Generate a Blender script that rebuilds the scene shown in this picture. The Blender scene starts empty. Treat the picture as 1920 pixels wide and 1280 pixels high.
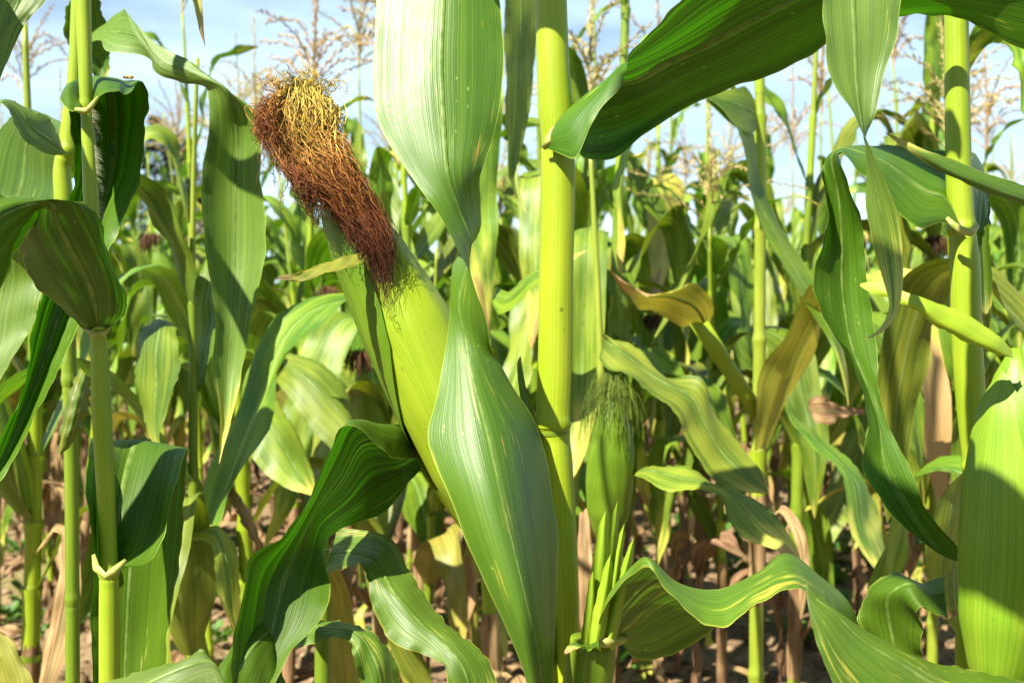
import bpy, math, random
import numpy as np
from mathutils import Vector, noise

random.seed(7); RNG = np.random.default_rng(7)
scene = bpy.context.scene
COL = scene.collection
R = math.radians

# ------------------------------------------------------------------ camera
CAM_H = 0.70; LENS = 40.0; F = 1920 * LENS / 36.0
cd = bpy.data.cameras.new('camera'); cam = bpy.data.objects.new('camera', cd); COL.objects.link(cam)
cam.location = (0, 0, CAM_H); cam.rotation_euler = (R(90), 0, 0)
cd.lens = LENS; cd.sensor_width = 36; cd.clip_start = 0.02; cd.clip_end = 2000
cd.dof.use_dof = True; cd.dof.focus_distance = 0.74; cd.dof.aperture_fstop = 12.5
scene.camera = cam
# ------------------------------------------------------------------ sky and sun
SUN = Vector((-0.44, -0.52, 0.73)).normalized()
w = bpy.data.worlds.new('World'); scene.world = w; w.use_nodes = True
nt = w.node_tree; nt.nodes.clear(); N = nt.nodes.new; K = nt.links.new
out = N('ShaderNodeOutputWorld'); bg = N('ShaderNodeBackground'); bg.inputs[1].default_value = 0.05
sky = N('ShaderNodeTexSky'); sky.sky_type = 'NISHITA'; sky.sun_disc = False
sky.sun_elevation = math.asin(SUN.z); sky.sun_rotation = math.atan2(SUN.x, SUN.y)
sky.air_density = 1.0; sky.dust_density = 0.1; sky.ozone_density = 2.0
tc = N('ShaderNodeTexCoord'); mp = N('ShaderNodeMapping'); mp.inputs['Scale'].default_value = (2.2, 2.2, 9.0)
mp.inputs['Location'].default_value = (3.1, 0.4, 1.35)
cn = N('ShaderNodeTexNoise'); cn.inputs['Scale'].default_value = 1.6; cn.inputs['Detail'].default_value = 7; cn.inputs['Roughness'].default_value = .55
cr = N('ShaderNodeValToRGB'); cr.color_ramp.elements[0].position = .42; cr.color_ramp.elements[1].position = .75
cr.color_ramp.elements[0].color = (.22, .22, .22, 1); cr.color_ramp.elements[1].color = (.85, .85, .85, 1)
mx = N('ShaderNodeMix'); mx.data_type = 'RGBA'; mx.inputs[7].default_value = (9.0, 11.6, 13.6, 1)
K(tc.outputs['Generated'], mp.inputs[0]); K(mp.outputs[0], cn.inputs['Vector']); K(cn.outputs['Fac'], cr.inputs[0])

# thin veil of high cloud: its optical path grows toward the horizon
def wm_(op, a, b=None):
    x = N('ShaderNodeMath'); x.operation = op
    for i_, v_ in enumerate((a, b)):
        if v_ is None: continue
        if hasattr(v_, 'node'): K(v_, x.inputs[i_])
        else: x.inputs[i_].default_value = v_
    return x.outputs[0]
sz = N('ShaderNodeSeparateXYZ'); K(tc.outputs['Generated'], sz.inputs[0])
tau = wm_('DIVIDE', wm_('MULTIPLY', cr.outputs[0], .30), wm_('MAXIMUM', sz.outputs[2], .03))
K(wm_('SUBTRACT', 1.0, wm_('EXPONENT', wm_('MULTIPLY', tau, -1.0))), mx.inputs[0]); K(sky.outputs[0], mx.inputs[6]); K(mx.outputs[2], bg.inputs[0]); K(bg.outputs[0], out.inputs[0])
sd = bpy.data.lights.new('sun', 'SUN'); sd.energy = 5.0; sd.angle = R(0.53); sd.color = (1.0, .93, .80)
so = bpy.data.objects.new('sun', sd); COL.objects.link(so); so.location = (-3, -4, 6)
so.rotation_euler = SUN.to_track_quat('Z', 'Y').to_euler()
vs = scene.view_settings; vs.view_transform = 'Standard'; vs.look = 'None'; vs.exposure = 1.5; vs.gamma = 1.0; vs.use_curve_mapping = False
scene.cycles.max_bounces = 4; scene.cycles.diffuse_bounces = 1; scene.cycles.transmission_bounces = 2

# ------------------------------------------------------------------ helpers
def P(x, y, d):
    """photo pixel (1920x1280) at distance d along the view -> world point"""
    return np.array([(x - 960) / F * d, d, CAM_H - (y - 640) / F * d])

def empty(name, loc, label=None, cat=None, group=None):
    o = bpy.data.objects.new(name, None); COL.objects.link(o); o.location = loc; o.empty_display_size = .05
    tag(o, label, cat, group); return o

def tag(o, label=None, cat=None, group=None, kind=None):
    if label: o['label'] = label
    if cat: o['category'] = cat
    if group: o['group'] = group
    if kind: o['kind'] = kind
    return o

def mesh(name, V, Fc, mat, uv=None, uvn=None, cols=None, smooth=True):
    """V (n,3), Fc (m,4 or 3) int array or list of arrays; uv per vertex"""
    me = bpy.data.meshes.new(name)
    V = np.asarray(V, np.float32)
    if not isinstance(Fc, list): Fc = [Fc]
    Fc = [np.asarray(f, np.int32) for f in Fc if len(f)]
    loops = np.concatenate([f.ravel() for f in Fc])
    sizes = np.concatenate([np.full(len(f), f.shape[1], np.int32) for f in Fc])
    starts = np.concatenate([[0], np.cumsum(sizes)[:-1]]).astype(np.int32)
    me.vertices.add(len(V)); me.vertices.foreach_set('co', V.ravel())
    me.loops.add(len(loops)); me.loops.foreach_set('vertex_index', loops)
    me.polygons.add(len(sizes)); me.polygons.foreach_set('loop_start', starts); me.polygons.foreach_set('loop_total', sizes)
    me.polygons.foreach_set('use_smooth', np.full(len(sizes), smooth))
    for nm, a in (('uv', uv), ('uvn', uvn)):
        if a is not None:
            l = me.uv_layers.new(name=nm); l.data.foreach_set('uv', np.asarray(a, np.float32)[loops].ravel())
    if cols is not None:
        at = me.color_attributes.new('col', 'FLOAT_COLOR', 'POINT')
        c = np.ones((len(V), 4), np.float32); c[:, :3] = cols; at.data.foreach_set('color', c.ravel())
    me.update(); me.validate(); me.materials.append(mat); return me

def obj(name, me, parent=None, loc=(0, 0, 0)):
    o = bpy.data.objects.new(name, me); COL.objects.link(o); o.parent = parent; o.location = loc; return o

def gridfaces(nv, nu, closed=False, off=0):
    i = np.arange(nv - 1)[:, None]; j = np.arange(nu if closed else nu - 1)[None, :]
    j2 = (j + 1) % nu
    f = np.stack([i * nu + j, i * nu + j2, (i + 1) * nu + j2, (i + 1) * nu + j], -1).reshape(-1, 4)
    return f + off

def spline(pts, t_new, t=None):
    """non-uniform Catmull-Rom through pts (k,...)"""
    pts = np.asarray(pts, float); k = len(pts)
    if t is None: t = np.linspace(0, 1, k)
    m = np.zeros_like(pts)
    sh = (-1,) + (1,) * (pts.ndim - 1)
    dt = np.diff(t); sl = np.diff(pts, axis=0) / dt.reshape(sh)
    if k == 2: m[:] = sl[0]
    else:
        w0 = (dt[1:] / (dt[1:] + dt[:-1])).reshape(sh)
        m[1:-1] = sl[:-1] * w0 + sl[1:] * (1 - w0); m[0] = sl[0] * 1.5 - m[1] * .5; m[-1] = sl[-1] * 1.5 - m[-2] * .5
    i = np.clip(np.searchsorted(t, t_new, 'right') - 1, 0, k - 2)
    h = dt[i]; s = ((t_new - t[i]) / h).reshape(sh); h = h.reshape(sh)
    return ((2*s**3 - 3*s**2 + 1) * pts[i] + (s**3 - 2*s**2 + s) * h * m[i] + (-2*s**3 + 3*s**2) * pts[i+1] + (s**3 - s**2) * h * m[i+1])

def ribbon(rows, nu=13, nv=70):
    rows = np.asarray(rows, float)             # K,N,3
    c = rows.mean(1); t = np.concatenate([[0], np.cumsum(np.linalg.norm(np.diff(c, axis=0), axis=1) + .004)]); t /= t[-1]
    g = spline(rows, np.linspace(0, 1, nv), t)                       # nv,N,3
    g = np.swapaxes(spline(np.swapaxes(g, 0, 1), np.linspace(0, 1, nu)), 0, 1)
    return g

def gnormals(g):
    a = np.gradient(g, axis=0); b = np.gradient(g, axis=1); n = np.cross(a, b)
    return n / (np.linalg.norm(n, axis=-1, keepdims=True) + 1e-9)

def grid_uv(g):
    nv, nu, _ = g.shape; c = g[:, nu // 2]
    L = np.concatenate([[0], np.cumsum(np.linalg.norm(np.diff(c, axis=0), axis=1))])
    u = np.broadcast_to(np.linspace(0, 1, nu)[None], (nv, nu)); v = np.broadcast_to(L[:, None], (nv, nu))
    return np.stack([u, v], -1).reshape(-1, 2), np.stack([u, v / L[-1]], -1).reshape(-1, 2)

def ruffle(g, amp, seed, n=7):
    nv, nu, _ = g.shape; r = np.random.default_rng(seed)
    u = np.linspace(-1, 1, nu)[None]; v = np.linspace(0, 1, nv)[:, None]
    nn = gnormals(g); e = np.abs(u) ** 2.5
    d = np.where(u < 0, np.sin(v * n * 6.28 + r.uniform(0, 6)), np.sin(v * n * 5.1 + r.uniform(0, 6))) * e
    d = d * amp + amp * .35 * np.sin(v * 31 + u * 4 + r.uniform(0, 6)) + amp * .12 * np.sin(u * 30 + r.uniform(0, 6)) + min(.0006, amp * .4) * np.abs(u) ** 8 * (np.sin(v * 83 + r.uniform(0, 6)) + np.sin(v * 141 + u * 3 + r.uniform(0, 6)))
    d = d * np.sin(np.pi * np.clip(v, 0, 1)) ** .5
    return g + nn * d[..., None]

# ------------------------------------------------------------------ materials
class NB:
    def __init__(s, name):
        s.m = bpy.data.materials.new(name); s.m.use_nodes = True; s.t = s.m.node_tree; s.t.nodes.clear()
        s.out = s.n('ShaderNodeOutputMaterial')
    def n(s, ty, **kw):
        x = s.t.nodes.new(ty)
        for k, v in kw.items(): setattr(x, k, v)
        return x
    def l(s, a, b): s.t.links.new(a, b)
    def set(s, sock, v):
        if hasattr(v, 'node'): s.l(v, sock)
        else: sock.default_value = v
    def math(s, op, a, b=0.0, c=None, clamp=False):
        x = s.n('ShaderNodeMath', operation=op, use_clamp=clamp); s.set(x.inputs[0], a); s.set(x.inputs[1], b)
        if c is not None: s.set(x.inputs[2], c)
        return x.outputs[0]
    def ss(s, v, a, b):
        x = s.n('ShaderNodeMapRange', interpolation_type='SMOOTHSTEP'); s.set(x.inputs[0], v); x.inputs[1].default_value = a; x.inputs[2].default_value = b
        return x.outputs[0]
    def mix(s, f, a, b, mode='MIX'):
        x = s.n('ShaderNodeMix', data_type='RGBA', blend_type=mode); s.set(x.inputs[0], f)
        for i, v in ((6, a), (7, b)): s.set(x.inputs[i], v if hasattr(v, 'node') else tuple(v) + (1,))
        return x.outputs[2]
    def vec(s, x, y, z=0.0):
        c = s.n('ShaderNodeCombineXYZ'); s.set(c.inputs[0], x); s.set(c.inputs[1], y); s.set(c.inputs[2], z); return c.outputs[0]
    def noise(s, v, scale=1.0, detail=2.0, rough=.5):
        x = s.n('ShaderNodeTexNoise'); s.l(v, x.inputs['Vector']); x.inputs['Scale'].default_value = scale
        x.inputs['Detail'].default_value = detail; x.inputs['Roughness'].default_value = rough; return x.outputs['Fac']
    def uv(s, name):
        x = s.n('ShaderNodeUVMap', uv_map=name); y = s.n('ShaderNodeSeparateXYZ'); s.l(x.outputs[0], y.inputs[0]); return y.outputs[0], y.outputs[1]
    def rnd(s): return s.n('ShaderNodeObjectInfo').outputs['Random']
    def bump(s, h, strength, dist=.001):
        b = s.n('ShaderNodeBump'); b.inputs['Strength'].default_value = strength; b.inputs['Distance'].default_value = dist; s.l(h, b.inputs['Height']); return b.outputs[0]
    def pbr(s, col, rough=.5, spec=.5, normal=None):
        p = s.n('ShaderNodeBsdfPrincipled'); s.set(p.inputs['Base Color'], col if hasattr(col, 'node') else tuple(col) + (1,)); s.set(p.inputs['Roughness'], rough)
        p.inputs['Specular IOR Level'].default_value = spec
        if normal is not None: s.l(normal, p.inputs['Normal'])
        return p.outputs[0]
    def done(s, sh): s.l(sh, s.out.inputs['Surface']); return s.m
    def translucent(s, sh, col, f, normal=None):
        t = s.n('ShaderNodeBsdfTranslucent'); s.set(t.inputs[0], col)
        if normal is not None: s.l(normal, t.inputs['Normal'])
        m = s.n('ShaderNodeMixShader'); m.inputs[0].default_value = f; s.l(sh, m.inputs[1]); s.l(t.outputs[0], m.inputs[2]); return m.outputs[0]

def leaf_mat(name, dark, light, tr, rough=.38, spots=.5, lesion=.67, tip=.93, edge=(.34, .42, .07), spec=.5, trf=.11, les1=(.30, .34, .05), les2=(.38, .19, .04)):
    b = NB(name); u, v = b.uv('uv'); un, vn = b.uv('uvn'); r = b.math('MULTIPLY', b.rnd(), 40.0)
    fine = b.noise(b.vec(b.math('MULTIPLY', u, 110.0), b.math('MULTIPLY', v, 2.2), r), 1, 2.5)
    mid = b.noise(b.vec(b.math('MULTIPLY', u, 16.0), b.math('MULTIPLY', v, 2.5), r), 1, 2)
    big = b.noise(b.vec(b.math('MULTIPLY', u, 2.0), b.math('MULTIPLY', v, 9.0), r), 1, 3)
    f = b.math('ADD', b.math('MULTIPLY', fine, .55), b.math('ADD', b.math('MULTIPLY', mid, .55), b.math('MULTIPLY', big, .5)))
    f = b.ss(f, .32, 1.28)
    col = b.mix(f, dark, light)
    au = b.math('ABSOLUTE', b.math('SUBTRACT', u, .5))
    rib = b.math('SUBTRACT', 1.0, b.ss(au, .012, .032))
    rib = b.math('MULTIPLY', rib, b.math('SUBTRACT', 1.0, b.math('MULTIPLY', vn, .8)))
    col = b.mix(b.math('MULTIPLY', rib, .6), col, (.24, .35, .10))
    # insect-chewed dots and elongated lesions between the veins
    vo = b.n('ShaderNodeTexVoronoi'); b.l(b.vec(b.math('MULTIPLY', u, 14.0), b.math('MULTIPLY', v, 75.0), r), vo.inputs['Vector']); vo.inputs['Scale'].default_value = 1.0
    dot = b.math('SUBTRACT', 1.0, b.ss(vo.outputs['Distance'], .06, .13))
    patch = b.ss(b.noise(b.vec(b.math('MULTIPLY', u, 3.0), b.math('MULTIPLY', v, 11.0), b.math('ADD', r, 9.0)), 1, 2), .5, .62)
    col = b.mix(b.math('MULTIPLY', b.math('MULTIPLY', dot, patch), spots), col, (.30, .38, .08))
    les = b.math('ADD', b.math('MULTIPLY', b.noise(b.vec(b.math('MULTIPLY', u, 34.0), b.math('MULTIPLY', v, 26.0), b.math('ADD', r, 3.0)), 1, 3, .6), .6), b.math('MULTIPLY', b.noise(b.vec(b.math('MULTIPLY', u, 5.0), b.math('MULTIPLY', v, 14.0), b.math('ADD', r, 7.0)), 1, 2), .4))
    col = b.mix(b.math('MULTIPLY', b.ss(les, lesion - .06, lesion), .7), col, les1)
    col = b.mix(b.ss(les, lesion, lesion + .05), col, les2)
    wob = b.math('MULTIPLY', b.math('SUBTRACT', big, .5), .03)
    col = b.mix(b.math('MULTIPLY', b.ss(b.math('ADD', au, wob), .486, .497), .6), col, edge)
    agev = b.math('ADD', vn, b.math('ADD', b.math('MULTIPLY', b.math('SUBTRACT', mid, .5), .22), b.math('MULTIPLY', b.math('SUBTRACT', au, .25), .12)))
    col = b.mix(b.ss(agev, tip - .10, tip), col, (.42, .40, .07))
    col = b.mix(b.ss(agev, tip - .01, tip + .06), col, (.34, .20, .09))
    hs = b.n('ShaderNodeHueSaturation'); b.l(col, hs.inputs['Color'])
    b.set(hs.inputs['Value'], b.math('ADD', .88, b.math('MULTIPLY', b.rnd(), .24))); b.set(hs.inputs['Hue'], b.math('ADD', .492, b.math('MULTIPLY', b.rnd(), .014)))
    col = hs.outputs[0]
    h = b.math('ADD', b.math('MULTIPLY', fine, .7), b.math('ADD', b.math('MULTIPLY', mid, .55), b.math('MULTIPLY', b.noise(b.vec(b.math('MULTIPLY', u, 30.0), b.math('MULTIPLY', v, 90.0), r), 1, 2), .16)))
    nb = b.bump(h, .5, .0009)
    rg = b.math('ADD', rough, b.math('MULTIPLY', b.math('SUBTRACT', fine, .5), .25))
    sh = b.pbr(col, rg, spec, nb)
    tcol = b.mix(1.0, b.mix(.55, col, (.11, .25, .015)), tr, 'MULTIPLY')
    stk = b.ss(b.math('ADD', b.math('MULTIPLY', mid, .55), b.math('MULTIPLY', fine, .45)), .40, .66)
    tcol = b.mix(1.0, tcol, b.mix(stk, (.30, .30, .30), (2.0, 2.0, 1.6)), 'MULTIPLY')
    return b.done(b.translucent(sh, tcol, trf, nb))

M = {}
M['leaf'] = leaf_mat('maize_leaf', (.028, .080, .004), (.088, .160, .010), (2.0, 2.4, .5))
M['leaf_front'] = leaf_mat('maize_leaf_front', (.027, .084, .004), (.080, .152, .007), (.75, 1.9, .2), rough=.44, spots=.7, lesion=.685, spec=.24, trf=.11, tip=1.1)
M['leaf_pale'] = leaf_mat('maize_leaf_pale', (.058, .120, .012), (.135, .205, .024), (1.7, 2.1, .5), rough=.42, spots=.4, lesion=.685, tip=.97)
M['leaf_spotted'] = leaf_mat('maize_leaf_spotted', (.036, .095, .006), (.110, .180, .014), (2.0, 2.2, .5), rough=.42, spots=.8, lesion=.635, tip=.9, edge=(.5, .42, .05))
M['leaf_yellow'] = leaf_mat('maize_leaf_yellowing', (.20, .25, .03), (.42, .38, .06), (1.4, 1.3, .6), rough=.5, spots=.6, lesion=.61, tip=.86, edge=(.55, .32, .05), trf=.4)
M['leaf_dry'] = leaf_mat('maize_leaf_dry', (.16, .085, .035), (.42, .29, .15), (1.1, .95, .7), rough=.75, spots=.2, lesion=.75, tip=1.2, edge=(.3, .2, .1), spec=.2, trf=.22)

M['leaf_streak'] = leaf_mat('maize_leaf_streaked', (.036, .098, .005), (.110, .185, .012), (1.4, 2.1, .3), rough=.44, spots=.8, lesion=.625, spec=.35, tip=1.08, edge=(.42, .40, .05), les1=(.36, .36, .04))
M['leaf_rust'] = leaf_mat('maize_leaf_rusty', (.032, .090, .005), (.092, .162, .010), (1.4, 2.1, .3), rough=.43, spots=.8, lesion=.640, spec=.44, les1=(.20, .23, .03), les2=(.36, .16, .03), trf=.09, tip=1.15)

def leaf_lite(name, dark, light, tr, trf=.17, tip=.93, rough=.5, brown=.0):
    """cheaper leaf for the plants further back"""
    b = NB(name); u, v = b.uv('uv'); un, vn = b.uv('uvn'); rn = b.rnd(); r = b.math('MULTIPLY', rn, 40.0)
    n1 = b.noise(b.vec(b.math('MULTIPLY', u, 16.0), b.math('MULTIPLY', v, 4.0), r), 1, 2)
    n2 = b.noise(b.vec(b.math('MULTIPLY', u, 3.0), b.math('MULTIPLY', v, 14.0), r), 1, 2)
    col = b.mix(b.ss(b.math('ADD', b.math('MULTIPLY', n1, .5), b.math('MULTIPLY', n2, .5)), .36, .64), dark, light)
    au = b.math('ABSOLUTE', b.math('SUBTRACT', u, .5))
    col = b.mix(b.math('MULTIPLY', b.math('SUBTRACT', 1.0, b.ss(au, .012, .04)), .5), col, (.24, .34, .10))
    age = b.math('ADD', vn, b.math('ADD', b.math('MULTIPLY', b.math('SUBTRACT', n2, .5), .45), b.math('MULTIPLY', b.math('SUBTRACT', rn, .6), .25)))
    col = b.mix(b.ss(age, tip - .14, tip), col, (.42, .40, .07)); col = b.mix(b.ss(age, tip, tip + .08), col, (.32, .19, .08))
    hs = b.n('ShaderNodeHueSaturation'); b.l(col, hs.inputs['Color']); b.set(hs.inputs['Value'], b.math('ADD', .75, b.math('MULTIPLY', rn, .5))); b.set(hs.inputs['Hue'], b.math('ADD', .486, b.math('MULTIPLY', rn, .024)))
    sh = b.pbr(hs.outputs[0], rough, .4)
    return b.done(b.translucent(sh, b.mix(1.0, hs.outputs[0], tr, 'MULTIPLY'), trf))
M['b_leaf'] = leaf_lite('field_leaf', (.052, .130, .006), (.160, .245, .014), (1.4, 1.9, .4))
M['b_leaf_pale'] = leaf_lite('field_leaf_pale', (.090, .170, .012), (.215, .30, .026), (1.3, 1.7, .5))
M['b_leaf_spotted'] = leaf_lite('field_leaf_spotted', (.07, .125, .008), (.20, .245, .022), (1.7, 1.7, .5), tip=.98)
M['b_leaf_yellow'] = leaf_lite('field_leaf_yellow', (.22, .25, .03), (.42, .37, .06), (1.3, 1.2, .6), tip=.75)
M['b_leaf_dry'] = leaf_lite('field_leaf_dry', (.13, .068, .028), (.40, .26, .12), (1.1, .95, .7), trf=.15, tip=3.0, rough=.8)

def stalk_mat(name, c1, c2, brown=0.0, spot=None, fq=75.0):
    b = NB(name); u, v = b.uv('uv'); r = b.math('MULTIPLY', b.rnd(), 30.0)
    lines = b.noise(b.vec(b.math('MULTIPLY', u, fq), b.math('MULTIPLY', v, 1.5), r), 1, 2)
    big = b.noise(b.vec(b.math('MULTIPLY', u, 3.0), b.math('MULTIPLY', v, 16.0), r), 1, 3)
    f = b.ss(b.math('ADD', b.math('MULTIPLY', lines, .6), b.math('MULTIPLY', big, .4)), .36, .66)
    col = b.mix(f, c1, c2)
    fr = b.noise(b.vec(b.math('MULTIPLY', u, 20.0), b.math('MULTIPLY', v, 120.0), r), 1, 3)
    col = b.mix(b.ss(fr, .70, .78), col, (c1[0] * .75, c1[1] * .6, .02))
    if brown: col = b.mix(b.ss(b.noise(b.vec(b.math('MULTIPLY', u, 5.0), b.math('MULTIPLY', v, 7.0), r), 1, 3), .62 - brown, .78 - brown), col, (.22, .13, .05))
    if spot:
        co = b.n('ShaderNodeTexCoord').outputs['Object']
        for (c, rad) in spot:
            d = b.n('ShaderNodeVectorMath', operation='DISTANCE'); b.l(co, d.inputs[0]); d.inputs[1].default_value = c
            dd = b.math('ADD', d.outputs['Value'], b.math('MULTIPLY', b.math('SUBTRACT', b.noise(co, 900, 2), .5), rad * 1.2))
            col = b.mix(b.math('MULTIPLY', b.math('SUBTRACT', 1.0, b.ss(dd, rad * .4, rad)), .85), col, (.04, .05, .01))
    nb = b.bump(b.math('ADD', lines, b.math('MULTIPLY', fr, .2)), .3, .0008)
    sh = b.pbr(col, .42, .45, nb)
    return b.done(b.translucent(sh, b.mix(1.0, col, (1.2, 1.3, .6), 'MULTIPLY'), .16, nb))

M['stalk'] = stalk_mat('maize_stalk', (.20, .28, .016), (.32, .37, .04))
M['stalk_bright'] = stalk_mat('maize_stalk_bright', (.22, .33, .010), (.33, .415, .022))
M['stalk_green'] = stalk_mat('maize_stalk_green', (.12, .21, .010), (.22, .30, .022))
M['stalk_old'] = stalk_mat('maize_stalk_old', (.26, .30, .035), (.40, .34, .13), brown=.12)
M['husk'] = stalk_mat('maize_husk', (.235, .36, .012), (.34, .44, .024), fq=130.0)
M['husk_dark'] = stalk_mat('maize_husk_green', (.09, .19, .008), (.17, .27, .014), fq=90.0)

def plain(name, c1, c2, scale=60, rough=.6, spec=.4, trf=0.0, bump=.3):
    b = NB(name); co = b.n('ShaderNodeTexCoord').outputs['Object']; nz = b.noise(co, scale, 4)
    col = b.mix(b.ss(nz, .35, .65), c1, c2); nb = b.bump(nz, bump, .002); sh = b.pbr(col, rough, spec, nb)
    if trf: sh = b.translucent(sh, b.mix(1.0, col, (1.4, 1.4, .9), 'MULTIPLY'), trf)
    return b.done(sh)
M['midrib'] = plain('maize_midrib', (.13, .24, .03), (.24, .35, .08), 120, .4, trf=.45)
M['collar'] = plain('maize_collar', (.30, .34, .06), (.46, .45, .13), 200, .55, trf=.2)
M['hair'] = plain('plant_hair', (.55, .60, .40), (.65, .68, .5), 50, .5, trf=.4)
M['tassel'] = plain('maize_tassel', (.36, .22, .09), (.56, .41, .19), 40, .8, .1, trf=.2)
M['tassel_y'] = plain('maize_tassel_yellowish', (.42, .36, .12), (.56, .46, .22), 90, .8, .1, trf=.25)
M['bark'] = plain('bark', (.06, .045, .03), (.12, .09, .06), 8, .9, .1)
M['needles'] = plain('fir_needles', (.020, .045, .018), (.045, .085, .030), 3, .8, .2, trf=.1)
M['weed'] = plain('weed_leaf', (.045, .13, .015), (.11, .23, .03), 30, .5, trf=.3)
M['brown_ear'] = plain('dry_silk', (.08, .03, .015), (.20, .09, .04), 300, .8, .2, bump=.8)
M['fly'] = plain('insect_body', (.45, .25, .03), (.60, .38, .05), 900, .4)
M['fly_dark'] = plain('insect_dark', (.02, .015, .01), (.05, .04, .03), 900, .3)
M['clod'] = plain('soil_clod', (.12, .08, .043), (.29, .205, .12), 45, .95, .05, bump=.6)

def silk_mat(name, trf=.25):
    b = NB(name); a = b.n('ShaderNodeAttribute', attribute_name='col'); sh = b.pbr(a.outputs['Color'], .5, .22)
    return b.done(b.translucent(sh, b.mix(1.0, a.outputs['Color'], (1.3, 1.2, .9), 'MULTIPLY'), trf))
M['silk'] = silk_mat('maize_silk')

def soil_mat():
    b = NB('soil'); co = b.n('ShaderNodeTexCoord').outputs['Object']
    n1 = b.noise(co, 3.2, 6, .6); n2 = b.noise(co, 28, 5, .65); n3 = b.noise(co, 1.1, 3)
    col = b.mix(b.ss(n2, .3, .7), (.13, .085, .045), (.32, .225, .13))
    col = b.mix(b.math('MULTIPLY', b.ss(n1, .5, .7), .5), col, (.07, .045, .026))
    col = b.mix(b.math('MULTIPLY', b.ss(n3, .52, .66), .45), col, (.16, .18, .05))
    nb = b.bump(b.math('ADD', b.math('MULTIPLY', n2, .6), n1), .9, .02)
    return b.done(b.pbr(col, .95, .05, nb))
M['soil'] = soil_mat()

# ------------------------------------------------------------------ ground
def ground_h(x, y):
    p = Vector((x, y, 0))
    return .022 * noise.noise(p * 1.3) + .022 * noise.noise(p * 5.1) + .013 * noise.noise(p * 14) + .006 * noise.noise(p * 37) - .01
def build_ground():
    ys = np.concatenate([np.linspace(.2, 1.6, 12)[:-1], np.linspace(1.6, 6, 150)[:-1], np.linspace(6, 14, 60)[:-1], np.geomspace(14, 900, 25)])
    ys = np.concatenate([[-400, -60, -10, -2], ys])
    xs = np.concatenate([-np.geomspace(6, 700, 14)[::-1], np.linspace(-6, -2.2, 40)[1:-1], np.linspace(-2.2, 2.2, 130), np.linspace(2.2, 6, 40)[1:-1], np.geomspace(6, 700, 14)])
    X, Y = np.meshgrid(xs, ys)
    Z = np.array([ground_h(x, y) if abs(x) < 20 and -5 < y < 40 else 0 for x, y in zip(X.ravel(), Y.ravel())])
    o = obj('ground', mesh('ground', np.stack([X.ravel(), Y.ravel(), Z], -1), gridfaces(len(ys), len(xs)), M['soil'])); tag(o, 'bare brown crumbly soil between the maize rows', kind='structure')
build_ground()

def icosa():
    p = (1 + 5 ** .5) / 2
    v = np.array([(-1,p,0),(1,p,0),(-1,-p,0),(1,-p,0),(0,-1,p),(0,1,p),(0,-1,-p),(0,1,-p),(p,0,-1),(p,0,1),(-p,0,-1),(-p,0,1)], float)
    f = np.array([(0,11,5),(0,5,1),(0,1,7),(0,7,10),(0,10,11),(1,5,9),(5,11,4),(11,10,2),(10,7,6),(7,1,8),(3,9,4),(3,4,2),(3,2,6),(3,6,8),(3,8,9),(4,9,5),(2,4,11),(6,2,10),(8,6,7),(9,8,1)])
    return v / np.linalg.norm(v[0]), f
ICO = icosa()
def subdiv(v, f):
    v = list(map(tuple, v)); idx = {}; nf = []
    def mid(a, b):
        k = (min(a, b), max(a, b))
        if k not in idx:
            m = (np.array(v[a]) + np.array(v[b])); m = m / np.linalg.norm(m); idx[k] = len(v); v.append(tuple(m))
        return idx[k]
    for a, b, c in f:
        x, y, z = mid(a, b), mid(b, c), mid(c, a); nf += [(a, x, z), (b, y, x), (c, z, y), (x, y, z)]
    return np.array(v), np.array(nf)
ICO2 = subdiv(*ICO)

def scatter_clods(n):
    V = []; Fc = []; o = 0
    for i in range(n):
        y = 2.0 + 6.5 * random.random() ** 1.6; x = random.uniform(-.55, .55) * y
        s = random.choice([.004, .006, .008, .011, .016, .024]) * random.uniform(.7, 1.3)
        v, f = (ICO2 if s > .012 else ICO); v = v * (1 + RNG.uniform(-.28, .28, (len(v), 1))) * s * RNG.uniform(.6, 1.2, 3)
        v = v + [x, y, ground_h(x, y) + s * .25]; V.append(v); Fc.append(f + o); o += len(v)
    tag(obj('soil_clods', mesh('soil_clods', np.concatenate(V), np.concatenate(Fc), M['clod'])), 'loose brown soil crumbs and clods lying on the ground', kind='stuff')
scatter_clods(2600)

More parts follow.
